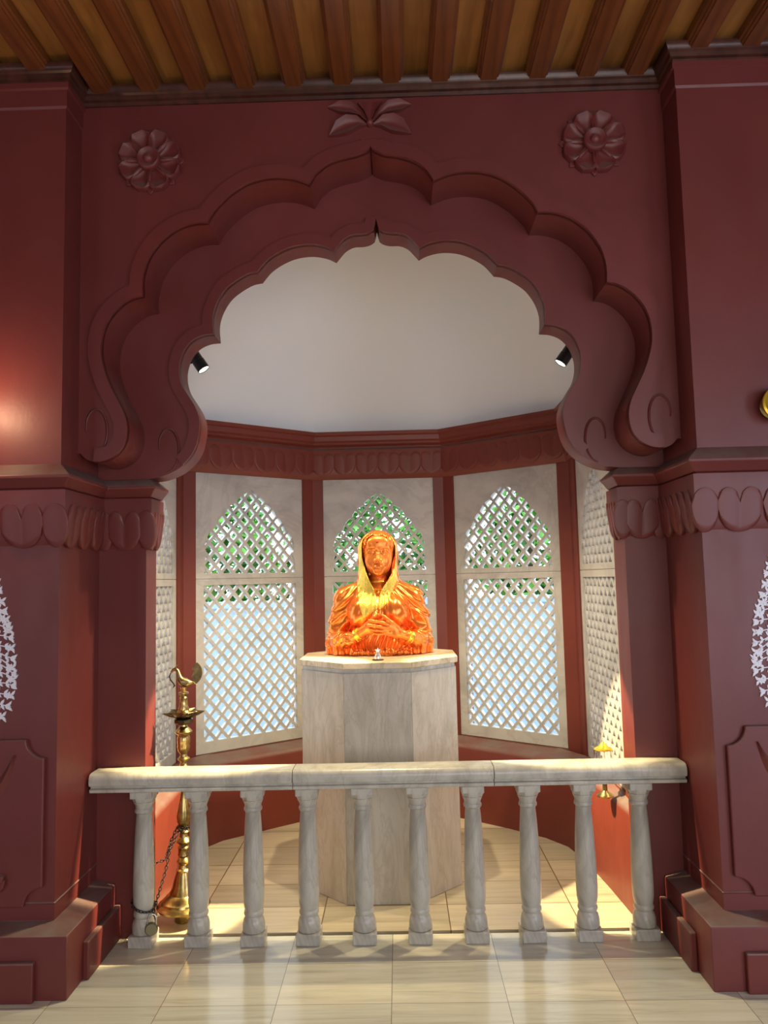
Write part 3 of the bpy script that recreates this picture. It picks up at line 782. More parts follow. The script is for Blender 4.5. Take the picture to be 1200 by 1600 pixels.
# ------------------------------------------------------------------ little figurine on the slab
fg = empty('silver_offering_bell', (-.118, 4.045, 1.183)); tag(fg, 'tiny silver bell with star-shaped handle on the slab before the bust', 'bell')
MB().lathe([(.029,0),(.031,.003),(.027,.005),(.01,.006)], seg=24).build('base_disc', DARKBRASS, fg, smooth=40)
MB().lathe([(.017,.004),(.0185,.008),(.016,.022),(.012,.032),(.008,.038),(.006,.042)], seg=24).build('bell_body', SILVER, fg, smooth=40)
star = [( (.017 if k % 2 == 0 else .008)*math.sin(2*PI*k/10), .050+(.015 if k % 2 == 0 else .007)*math.cos(2*PI*k/10)) for k in range(10)]
MB().poly([star], lambda u, v, w: (u, w, v), -.006, .006).build('star_handle', SILVER, fg, bevel=.001)

# ------------------------------------------------------------------ spot lamps
def spot(x, y, z, target, power, cone, label, blend=.5, color=(1.0, .80, .46), shown=True):
    t = empty('spot_lamp', (x, y, z)); tag(t, label, 'spot lamp', 'spot lamps behind the arch')
    d = (Vector(target)-Vector((x, y, z))).normalized(); q = d.to_track_quat('-Z', 'Y').to_matrix().to_4x4()
    def part(mb, name, mat, **k):
        o = mb.build(name, mat, t, **k); o.matrix_local = q; return o
    part(MB().lathe([(.0,.135),(.031,.135),(.034,.130),(.034,.060),(.036,.058),(.036,-.002),(.034,-.004),(.032,.004),(.0,.004)], seg=28, cap=False), 'lamp_body', BLACK, smooth=40)
    part(MB().lathe([(.0,.001),(.0315,.001)], seg=28, cap=False), 'lens', LENS)
    back = Vector((0, YC-y+.002, .03)) if y < 4 else Vector((-.285 if x < 0 else .17, .0, -.03)); e = -d*.06
    MB().tube([e, e*.5+back*.5+Vector((0,0,.01)), back], .006, 8).build('bracket', BLACK, t, smooth=60)
    l = bpy.data.lights.new('lamp_light', 'SPOT'); l.energy = power; l.spot_size = cone; l.spot_blend = blend; l.color = color; l.shadow_soft_size = .03
    lo = bpy.data.objects.new('lamp_light', l); COL.objects.link(lo); lo.parent = t; lo.matrix_local = Matrix.Translation(d*.03) @ q
    return t
spot(-1.095, 4.32, 2.83, (-.10, 4.36, 1.30), 80, math.radians(66), 'black spot lamp with bright lens behind the left side of the arch')
spot(.955, 4.32, 2.81, (-.12, 4.36, 1.30), 105, math.radians(66), 'black spot lamp with bright lens behind the right side of the arch')
spot(-.10, 3.92, 3.46, (-.12, 4.14, .6), 165, math.radians(92), 'black spot lamp mounted out of sight behind the arch crown', .55, (1.0, .84, .54))

spot(-.93, 3.86, 3.02, (1.08, 3.98, .34), 1050, math.radians(20), 'added unseen spot lamp behind the left haunch, brightening the low wall at right', .12, (1.0, .76, .40))  # added lamp, its narrow beam brightens the low apse wall at right
spot(.80, 3.86, 3.02, (-1.22, 3.96, .34), 1300, math.radians(20), 'added unseen spot lamp behind the right haunch, brightening the low wall at left', .12, (1.0, .76, .40))  # added likewise, crossing over to brighten the low wall at left

# ------------------------------------------------------------------ rosettes and leaf ornament on the arch wall
def petal_round(L, w, t, hollow=.55, n=14):
    """flower petal along +X (root at 0): thick rim, dished middle"""
    vs = []; fs = []; m_ = 10
    for i in range(n+1):
        s = i/n; x = L*s; hw = w*math.sin(min(1, s*1.02)*PI*.5)**.8*math.sqrt(max(0, 1-max(0, (s-.66)/.34)**2)) if s < 1 else .0001
        hw = max(hw, .0008)
        for j in range(m_+1):
            v = -1+2*j/m_; rim = max(abs(v), (s-.45)/.55 if s > .45 else 0); h = t*(.22+.78*min(1, rim**2.2)) if abs(v) < 1 and i < n else t*.6
            vs.append((x, -h, hw*v))
    for i in range(n):
        for j in range(m_): a = i*(m_+1)+j; fs.append((a, a+1, a+m_+2, a+m_+1))
    n0 = len(vs)
    rim_i = [i*(m_+1) for i in range(n+1)]+[n*(m_+1)+j for j in range(1, m_+1)]+[i*(m_+1)+m_ for i in range(n-1, -1, -1)]+[j for j in range(m_-1, 0, -1)]
    for k_ in rim_i: x, y, z = vs[k_]; vs.append((x, .004, z))
    q = len(rim_i)
    for i in range(q): a, b2 = rim_i[i], rim_i[(i+1) % q]; fs.append((a, b2, n0+(i+1) % q, n0+i))
    me = bpy.data.meshes.new('petal'); me.from_pydata(vs, [], fs)
    bm = bmesh.new(); bm.from_mesh(me); bmesh.ops.recalc_face_normals(bm, faces=bm.faces); bm.to_mesh(me); bm.free()
    for p in me.polygons: p.use_smooth = True
    me.set_sharp_from_angle(angle=math.radians(55)); me.materials.append(PAINT); return me
pm = petal_round(.150, .054, .048); pb = petal_round(.157, .020, .016)
def rosette(x, z, label):
    t = empty('flower_rosette', (x, YA, z)); tag(t, label, 'rosette', 'carved rosettes on the arch wall')
    for k in range(8):
        p = bpy.data.objects.new('petal', pm); COL.objects.link(p); p.parent = t; p.rotation_euler = (0, PI/8+k*PI/4, 0)
        p = bpy.data.objects.new('back_petal', pb); COL.objects.link(p); p.parent = t; p.rotation_euler = (0, k*PI/4, 0)
    ax = Matrix.Rotation(PI/2, 4, 'X')
    MB().lathe([(.0,.062),(.012,.060),(.021,.052),(.023,.044),(.034,.046),(.046,.056),(.052,.052),(.054,.040),(.050,0)], seg=32, axis=ax, cap=False).build('flower_centre', PAINT, t, smooth=50)
rosette(-1.096, 3.540, 'maroon eight-petalled rosette above the left shoulder of the arch')
rosette(.935, 3.562, 'maroon eight-petalled rosette above the right shoulder of the arch')
lf = empty('leaf_ornament', (-.082, YA, 3.690)); tag(lf, 'maroon fan of carved leaves above the peak of the arch', 'ornament')
def leaf(pts_top, pts_bot, t, name='leaf'):
    n = len(pts_top); vs = []; fs = []; m_ = 6
    for i in range(n):
        a = Vector(pts_top[i]); b2 = Vector(pts_bot[i])
        for j in range(m_+1):
            v = j/m_; p = a+(b2-a)*v; h = t*(.35+.65*abs(2*v-1)**1.6) if 0 < i < n-1 else t*.4
            vs.append((p.x, -h, p.y))
    for i in range(n-1):
        for j in range(m_): k = i*(m_+1)+j; fs.append((k, k+1, k+m_+2, k+m_+1))
    n0 = len(vs)
    rim = [i*(m_+1) for i in range(n)]+[(n-1)*(m_+1)+j for j in range(1, m_+1)]+[i*(m_+1)+m_ for i in range(n-2, -1, -1)]+[j for j in range(m_-1, 0, -1)]
    for k_ in rim: x, y, z = vs[k_]; vs.append((x, .004, z))
    q = len(rim)
    for i in range(q): fs.append((rim[i], rim[(i+1) % q], n0+(i+1) % q, n0+i))
    MB().add(vs, fs).build(name, PAINT, lf, smooth=55)
for s in (-1, 1):
    leaf([(s*.012,.014),(s*.045,.062),(s*.085,.100),(s*.135,.108),(s*.192,.088)], [(s*.012,.004),(s*.045,.034),(s*.085,.046),(s*.140,.054),(s*.193,.084)], .026)
    leaf([(s*.016,.000),(s*.060,.030),(s*.110,.036),(s*.155,.008),(s*.189,-.052)], [(s*.016,-.010),(s*.050,-.020),(s*.095,-.046),(s*.140,-.056),(s*.190,-.056)], .030)
leaf([(-.005,.012),(-.026,.058),(-.056,.104)], [(.005,.012),(.026,.058),(.056,.104)], .024)
MB().lathe([(.0,.032),(.010,.030),(.016,.022),(.017,0)], seg=20, axis=Matrix.Rotation(PI/2, 4, 'X'), cap=False).build('leaf_boss', PAINT, lf, smooth=50)

# ------------------------------------------------------------------ sword reliefs, floral cut-outs and wall lamps on the piers
def pier_decor(side, nm):
    cx = (XL-.46) if side < 0 else (XR+.46)
    t = empty('sword_relief', (cx, YP-.001, .32)); tag(t, 'maroon relief panel of crossed curved swords on the %s pier' % nm, 'relief', 'sword relief panels')
    hw, H, r = .418, .66, .075
    pts = []
    for (qx, qz, a0) in ((hw, 0, PI/2), (hw, H, PI), (-hw, H, 3*PI/2), (-hw, 0, 0)):
        arc = [(qx+r*math.cos(a0+k*PI/2/8), qz+r*math.sin(a0+k*PI/2/8)) for k in range(9)]
        if qx > 0 and qz == 0: arc = [(qx+r*math.cos(PI-k*PI/2/8), qz+r*math.sin(PI-k*PI/2/8)) for k in range(9)]
        elif qx > 0: arc = [(qx+r*math.cos(3*PI/2-k*PI/2/8), qz+r*math.sin(3*PI/2-k*PI/2/8)) for k in range(9)]
        elif qz > 0: arc = [(qx+r*math.cos(-k*PI/2/8), qz+r*math.sin(-k*PI/2/8)) for k in range(9)]
        else: arc = [(qx+r*math.cos(PI/2-k*PI/2/8), qz+r*math.sin(PI/2-k*PI/2/8)) for k in range(9)]
        pts += arc
    MB().poly([pts], fxz, -.022, .001).build('panel_board', PAINT, t, bevel=.006)
    for s in (-1, 1):   # curved blade, guard, grip and disc pommel
        c = [(s*-.30,.60),(s*-.255,.50),(s*-.17,.38),(s*-.06,.27),(s*.07,.185),(s*.17,.135)]
        wd = [.002,.020,.027,.026,.022,.020]
        vs = []; fs = []; n = len(c); cur = smooth_between_cusps(c, 90, 5); k_ = len(cur)
        for i, p in enumerate(cur):
            a = Vector(cur[max(i-1, 0)]); b2 = Vector(cur[min(i+1, k_-1)]); d = (b2-a).normalized(); nn = Vector((-d.y, d.x))
            w = np.interp(i/(k_-1)*(n-1), range(n), wd)
            for (o_, y) in ((-1, -.022), (0, -.038), (1, -.022)): vs.append((p[0]+nn.x*w*o_, y, p[1]+nn.y*w*o_))
        for i in range(k_-1):
            for j in range(2): q = i*3+j; fs.append((q, q+1, q+4, q+3))
        MB().add(vs, fs).build('blade', PAINT, t, smooth=30)
        d = Vector((s*.10, -.05)).normalized(); b0 = Vector((s*.17, .135)); nn = Vector((-d.y, d.x))
        hilt = MB()
        P3 = lambda v, y=-.034: (v.x, y, v.y)
        hilt.tube([P3(b0+nn*.055-d*.01), P3(b0+nn*.03), P3(b0), P3(b0-nn*.03), P3(b0-nn*.055-d*.01)], [.010,.009,.012,.009,.010], 8)
        hilt.tube([P3(b0), P3(b0+d*.03), P3(b0+d*.055), P3(b0+d*.085)], [.013,.019,.019,.012], 10)
        hilt.tube([P3(b0+d*.085+nn*.038), P3(b0+d*.088), P3(b0+d*.085-nn*.038)], [.010,.016,.010], 8)
        hilt.tube([P3(b0+d*.100+nn*.026), P3(b0+d*.103), P3(b0+d*.100-nn*.026)], [.007,.011,.007], 8)
        hilt.build('hilt', PAINT, t, smooth=50)
    # floral cut-out of leafy sprays in a cypress outline
    z0, z1 = 1.035, 1.95
    f = empty('floral_cutout', (cx, YP-.001, z0)); tag(f, 'white filigree cut-out of flowering sprays on the %s pier' % nm, 'wall decoration', 'floral cut-outs')
    rnd = random.Random(11 if side < 0 else 12); mb = MB(); H = z1-z0
    def hwid(v): return .278*(math.sin(min(1, (v+.2)/.37)*PI/2) if v < .17 else math.cos((v-.17)/.83*PI/2)**.85)
    def lf_(x, z, a, L, w):
        pts = [(0,0),(.25*L,.5*w),(.6*L,.42*w),(L,0),(.6*L,-.42*w),(.25*L,-.5*w)]
        ca, sa = math.cos(a), math.sin(a)
        mb.poly([[(x+p*ca-q*sa, z+p*sa+q*ca) for p, q in pts]], fxz, -.0025-rnd.random()*.0035, .001)
    def strip(pts, w):
        for p, q in zip(pts[:-1], pts[1:]):
            d = Vector((q[0]-p[0], q[1]-p[1]));
            if d.length < 1e-5: continue
            n_ = Vector((-d.y, d.x)).normalized()*w/2
            mb.poly([[(p[0]-n_.x, p[1]-n_.y), (q[0]-n_.x, q[1]-n_.y), (q[0]+n_.x, q[1]+n_.y), (p[0]+n_.x, p[1]+n_.y)]], fxz, -.0024-rnd.random()*.001, .001)
    def flower(x, z, r):
        for k in range(6): lf_(x, z, k*PI/3+.3, r, r*.62)
    strip([(0, 0), (0, H*.96)], .006)
    for s in (-1, 1):
        for k in range(27):
            v = .0+k*.036; zz = v*H; reach = hwid(v)*1.0
            if reach < .02: continue
            stem_ = [(s*reach*t, zz+(.055*math.sin(t*PI*.9)-.012*math.sin(t*7+k))) for t in [i/9 for i in range(10)]]
            strip(stem_, .0042)
            for i, (px, pz) in enumerate(stem_[1:]):
                t = (i+1)/9; a = (0 if s > 0 else PI)
                for q in (1, -1): lf_(px, pz, a+s*q*rnd.uniform(.7, 1.2), rnd.uniform(.018, .028), .0105)
            ex, ez = stem_[-1]
            flower(ex-s*.012, ez, .017) if k % 2 else [lf_(ex-s*.01, ez, (0 if s > 0 else PI)+q, .024, .010) for q in (-.6, 0, .6)]
            if reach > .12: flower(s*reach*.55, zz+.05, .019)
    mb.build('sprays', DECAL, f)
    # brass wall lamp
    wl = empty('wall_lamp', (-1.85 if side < 0 else 1.583, YP, 2.335 if side < 0 else 2.285)); tag(wl, 'round brass wall lamp on the %s pier, mostly outside the frame' % nm, 'wall lamp', 'brass wall lamps')
    ax = Matrix.Rotation(PI/2, 4, 'X')
    MB().lathe([(.0,.0),(.050,0),(.055,.006),(.045,.014),(.016,.02),(.014,.05)], seg=32, axis=ax, cap=False).build('back_plate', BRASS, wl, smooth=40)
    MB().lathe([(.012,.040),(.030,.046),(.060,.052),(.072,.062),(.072,.072),(.064,.076),(.050,.068),(.02,.062),(0,.06)], seg=40, axis=ax, cap=False).build('reflector_dish', GOLD, wl, smooth=40)
    MB().lathe([(.0,.062),(.014,.066),(.020,.08),(.016,.098),(.0,.106)], seg=20, axis=ax, cap=False).build('bulb', LENS if side < 0 else GLASS, wl, smooth=60)
    if side < 0:
        l = bpy.data.lights.new('bulb_light', 'POINT'); l.energy = 5.2; l.color = (1, .62, .36); l.shadow_soft_size = .02
        lo = bpy.data.objects.new('bulb_light', l); COL.objects.link(lo); lo.parent = wl; lo.location = (.08, -.23, .03)
pier_decor(-1, 'left'); pier_decor(1, 'right')

# ------------------------------------------------------------------ bust: sculpted as a distance field, meshed with surface nets
def surface_net(F, org, h):
    nx, ny, nz = F.shape
    S = F < 0
    acc = np.zeros((nx-1, ny-1, nz-1, 3)); cnt_ = np.zeros((nx-1, ny-1, nz-1))
    offs = [(0,0,0),(1,0,0),(0,1,0),(1,1,0),(0,0,1),(1,0,1),(0,1,1),(1,1,1)]
    sl = lambda o: F[o[0]:nx-1+o[0], o[1]:ny-1+o[1], o[2]:nz-1+o[2]]
    for i, a in enumerate(offs):
        for j, b2 in enumerate(offs):
            if j <= i or sum(abs(a[k]-b2[k]) for k in range(3)) != 1: continue
            fa, fb = sl(a), sl(b2); mk = (fa < 0) != (fb < 0)
            t = np.where(mk, fa/np.where(fa-fb == 0, 1, fa-fb), 0)
            for k in range(3): acc[..., k] += np.where(mk, a[k]+(b2[k]-a[k])*t, 0)
            cnt_ += mk
    act = cnt_ > 0; idx = -np.ones(act.shape, int); idx[act] = np.arange(act.sum())
    ijk = np.argwhere(act); P = (ijk + acc[act]/cnt_[act][:, None])*h + np.array(org)
    quads = []
    for ax in range(3):
        o = [0, 0, 0]; o[ax] = 1
        A = S[:nx-o[0], :ny-o[1], :nz-o[2]]; B = S[o[0]:, o[1]:, o[2]:]
        ch_ = np.argwhere(A != B); u, v = (ax+1) % 3, (ax+2) % 3
        ok = (ch_[:, u] > 0) & (ch_[:, v] > 0) & (ch_[:, u] < F.shape[u]-1) & (ch_[:, v] < F.shape[v]-1); ch_ = ch_[ok]
        def g(du, dv):
            c = ch_.copy(); c[:, u] -= du; c[:, v] -= dv; return idx[c[:, 0], c[:, 1], c[:, 2]]
        q = np.stack([g(1, 1), g(0, 1), g(0, 0), g(1, 0)], 1)
        ins = A[ch_[:, 0], ch_[:, 1], ch_[:, 2]]; q[~ins] = q[~ins][:, ::-1]; quads.append(q)
    return P, np.concatenate(quads)
def mesh_np(name, P, Q):
    used = np.unique(Q); rm = -np.ones(len(P), int); rm[used] = np.arange(len(used))
    me = bpy.data.meshes.new(name); me.from_pydata(P[used].tolist(), [], rm[Q].tolist()); me.validate(); me.update()
    for p in me.polygons: p.use_smooth = True
    return me
def grid(x0, x1, y0, y1, z0, z1, h):
    return np.meshgrid(np.arange(x0, x1, h), np.arange(y0, y1, h), np.arange(z0, z1, h), indexing='ij')
def smin(a, b2, k):
    hh = np.clip(.5+.5*(b2-a)/k, 0, 1); return b2*(1-hh)+a*hh-k*hh*(1-hh)
def smax(a, b2, k): return -smin(-a, -b2, k)
class G:
    def __init__(s, X, Y, Z): s.X, s.Y, s.Z = X, Y, Z
    def ell(s, c, r):
        q = np.sqrt(((s.X-c[0])/r[0])**2+((s.Y-c[1])/r[1])**2+((s.Z-c[2])/r[2])**2)
        g_ = np.sqrt(((s.X-c[0])/r[0]**2)**2+((s.Y-c[1])/r[1]**2)**2+((s.Z-c[2])/r[2]**2)**2)+1e-9
        return q*(q-1)/g_
    def cap(s, a, b2, ra, rb=None):
        rb = ra if rb is None else rb
        a = np.array(a, float); d = np.array(b2, float)-a
        px, py, pz = s.X-a[0], s.Y-a[1], s.Z-a[2]
        t = np.clip((px*d[0]+py*d[1]+pz*d[2])/d.dot(d), 0, 1)
        return np.sqrt((px-d[0]*t)**2+(py-d[1]*t)**2+(pz-d[2]*t)**2)-(ra+(rb-ra)*t)
    def chain(s, pts, rs, k=.004):
        f = None
        for i in range(len(pts)-1):
            c = s.cap(pts[i], pts[i+1], rs[i], rs[i+1]); f = c if f is None else smin(f, c, k)
        return f

bust = empty('bust_statue', (-.118, 4.42, 1.1845))
tag(bust, 'shiny orange copper bust of a veiled woman with crossed hands on the octagonal pedestal', 'statue')

# --- head, neck and upper chest
def head_field(g0):
    zw = np.where(g0.Z < .575, .575+(g0.Z-.575)/1.18, g0.Z)
    g = G((g0.X-.004)/1.15, g0.Y, zw)
    f = g.ell((0, .012, .600), (.076, .092, .095))
    f = smin(f, g.ell((0, -.018, .550), (.066, .074, .088)), .03)
    f = smin(f, g.ell((0, -.030, .505), (.050, .056, .046)), .03)          # jaw
    f = smin(f, g.ell((0, -.078, .476), (.021, .016, .016)), .02)          # chin
    for s_ in (-1, 1):
        f = smin(f, g.ell((s_*.036, -.062, .530), (.026, .024, .030)), .02)  # cheek
    f = smin(f, g.ell((0, -.072, .625), (.052, .022, .034)), .03)          # forehead
    f = smin(f, g.cap((-.046, -.074, .590), (-.012, -.087, .588), .008, .010), .012)
    f = smin(f, g.cap((.046, -.074, .590), (.012, -.087, .588), .008, .010), .012)
    for s_ in (-1, 1):                                                       # sockets, eyes, lids, brows
        f = smax(f, -g.ell((s_*.031, -.103, .572), (.024, .017, .0145)), .009)
        f = smin(f, g.ell((s_*.031, -.0725, .5705), (.0190, .0165, .0125)), .002)
        up_ = [(s_*(.031+.0225*math.cos(a)), -.0865+.009*abs(math.cos(a))**2, .5690+.0125*math.sin(a)) for a in np.linspace(.05, PI-.05, 7)]
        f = smin(f, g.chain(up_, [.0016,.0026,.0030,.0032,.0030,.0026,.0018], .002), .003)
        lo_ = [(s_*(.031+.0215*math.cos(a)), -.0855+.009*abs(math.cos(a))**2, .5695-.0095*math.sin(a)) for a in np.linspace(.1, PI-.1, 7)]
        f = smin(f, g.chain(lo_, [.0012,.0018,.002,.002,.002,.0018,.0014], .002), .003)
        br = [(s_*.010, -.0935, .5880), (s_*.022, -.0930, .5945), (s_*.036, -.0865, .5950), (s_*.051, -.072, .5885)]
        f = smin(f, g.chain(br, [.0028,.0036,.0032,.0014], .002), .002)
    # nose
    f = smin(f, g.chain([(0, -.086, .583), (0, -.096, .560), (0, -.108, .535)], [.0065, .0070, .0100], .006), .008)
    for s_ in (-1, 1):
        f = smin(f, g.ell((s_*.0125, -.0965, .5305), (.0075, .009, .0070)), .005)
        f = smax(f, -g.ell((s_*.0065, -.1060, .5245), (.0030, .005, .0028)), .002)
    # mouth
    f = smin(f, g.ell((0, -.080, .498), (.030, .018, .020)), .012)
    f = smin(f, g.chain([(-.025, -.0870, .4965), (-.010, -.0985, .5015), (0, -.0990, .4990), (.010, -.0985, .5015), (.025, -.0870, .4965)], [.0015,.0044,.0044,.0044,.0015], .003), .004)
    f = smin(f, g.chain([(-.019, -.0890, .4900), (-.006, -.0970, .4875), (.006, -.0970, .4875), (.019, -.0890, .4900)], [.0020,.0054,.0054,.0020], .003), .004)
    f = smax(f, -g.chain([(-.027, -.0900, .4950), (-.010, -.1040, .4952), (0, -.1050, .4940), (.010, -.1040, .4952), (.027, -.0900, .4950)], [.0006,.0009,.0009,.0009,.0006], .001), .002)
    f = smax(f, -g.cap((0, -.104, .522), (0, -.104, .508), .0028), .004)      # philtrum
    # neck with faint creases
    g = g0
    nk = g.cap((.004, .012, .47), (.002, .012, .35), .047, .052)
    nk = nk - .0012*np.cos((g.Z+.15*g.Y-.43)*2*PI/.024)*((g.Z > .40) & (g.Z < .47))
    f = smin(f, nk, .014)
    f = smin(f, g.ell((0, .015, .320), (.120, .085, .070)), .03)
    return f
g = G(*grid(-.14, .14, -.13, .13, .26, .715, .0026))
P_, Q_ = surface_net(head_field(g), (-.14, -.13, .26), .0026)

# --- arms and hands, joined to the same body through the chest
def hands_field(g):
    # viewer's left (her right) forearm, palm and fingers, rising to the middle
    f = g.chain([(-.235, -.02, .055), (-.165, -.115, .085), (-.110, -.150, .118), (-.088, -.158, .136)], [.040, .032, .024, .022], .02)
    f = smin(f, g.chain([(-.090, -.158, .135), (-.055, -.166, .160), (-.032, -.168, .178)], [.021, .026, .024], .01), .012)
    f = smin(f, g.chain([(-.088, -.156, .128), (-.045, -.164, .140), (-.010, -.166, .150)], [.018, .022, .018], .01), .012)
    fr = [[(-.040, -.176, .192), (-.024, -.184, .214), (-.012, -.186, .232), (-.006, -.182, .243)],
          [(-.028, -.172, .186), (-.008, -.178, .208), (.004, -.182, .222), (.012, -.182, .230)],
          [(-.016, -.168, .176), (.010, -.170, .190), (.030, -.170, .198), (.040, -.170, .200)],
          [(-.010, -.166, .160), (.016, -.168, .168), (.034, -.168, .172), (.044, -.166, .174)]]
    for q, r in zip(fr, (.0088, .0090, .0086, .0075)): f = smin(f, g.chain(q, [r*1.1, r, r*.92, r*.75], .004), .004)
    f = smin(f, g.chain([(-.062, -.174, .172), (-.036, -.190, .196), (-.018, -.196, .214), (-.008, -.194, .226)], [.013, .010, .009, .007], .004), .006)  # thumb
    h1 = f
    # viewer's right (her left) forearm and hand lying over the other
    f = g.chain([(.245, -.02, .060), (.205, -.105, .082), (.172, -.155, .098), (.140, -.176, .112)], [.040, .033, .025, .021], .02)
    f = smin(f, g.chain([(.140, -.176, .114), (.100, -.190, .138), (.062, -.202, .160)], [.019, .022, .018], .01), .012)
    f = smin(f, g.chain([(.140, -.174, .106), (.095, -.188, .118), (.052, -.198, .126)], [.019, .023, .017], .01), .012)
    fl = [[(.062, -.206, .168), (.026, -.216, .182), (-.008, -.217, .188), (-.034, -.212, .193), (-.050, -.206, .196)],
          [(.054, -.208, .152), (.016, -.218, .160), (-.018, -.219, .165), (-.042, -.214, .170), (-.056, -.208, .173)],
          [(.048, -.206, .138), (.012, -.215, .140), (-.014, -.216, .143), (-.034, -.211, .148), (-.046, -.206, .151)],
          [(.046, -.200, .124), (.018, -.208, .121), (-.002, -.209, .122), (-.018, -.205, .125), (-.028, -.200, .128)]]
    for q, r in zip(fl, (.0092, .0094, .0088, .0074)): f = smin(f, g.chain(q, [r*1.12, r, r*1.0, r*.9, r*.72], .003), .0035)
    f = smin(f, g.chain([(.100, -.194, .150), (.074, -.206, .178), (.052, -.208, .198), (.034, -.204, .213), (.024, -.198, .222)], [.017, .013, .0105, .0092, .0070], .005), .008)
    return np.minimum(h1, f)
gb = G(*grid(-.29, .30, -.245, .02, .02, .30, .0026))
P2, Q2 = surface_net(smin(hands_field(gb), gb.cap((-.235, -.0, .07), (.245, -.0, .07), .03), .01), (-.29, -.245, .02), .0026)
gm = G(*grid(-.06, .06, -.05, .07, .05, .30, .006))
P3_, Q3_ = surface_net(gm.cap((0, .01, .07), (0, .01, .28), .04), (-.06, -.05, .05), .006)
Pb = np.concatenate([P_, P2, P3_]); Qb = np.concatenate([Q_, Q2+len(P_), Q3_+len(P_)+len(P2)])
body = new_obj('body', mesh_np('body', Pb, Qb), bust, SKIN)

# --- hair with a centre parting under the veil
g = G(*grid(-.12, .12, -.12, .12, .50, .74, .003))
f = g.ell((.004, .012, .602), (.097, .102, .101))
hl = .655+.016*(1-np.abs(np.abs(g.X)-.026)/.026).clip(-6, 1)          # two scallops either side of the parting
hl = np.where(np.abs(g.X) > .056, .655-(np.abs(g.X)-.056)*3.4, hl)
f = smax(f, -(g.Z-hl+ (g.Y+.02).clip(0, 1)*-6), .004)
f = f + .0012*np.sin(g.X*420+6*np.sin(g.Z*30)) + .004*np.exp(-(g.X/.004)**2)
P_, Q_ = surface_net(f, (-.12, -.12, .50), .003)
new_obj('hair', mesh_np('hair', P_, Q_), bust, COPPER)

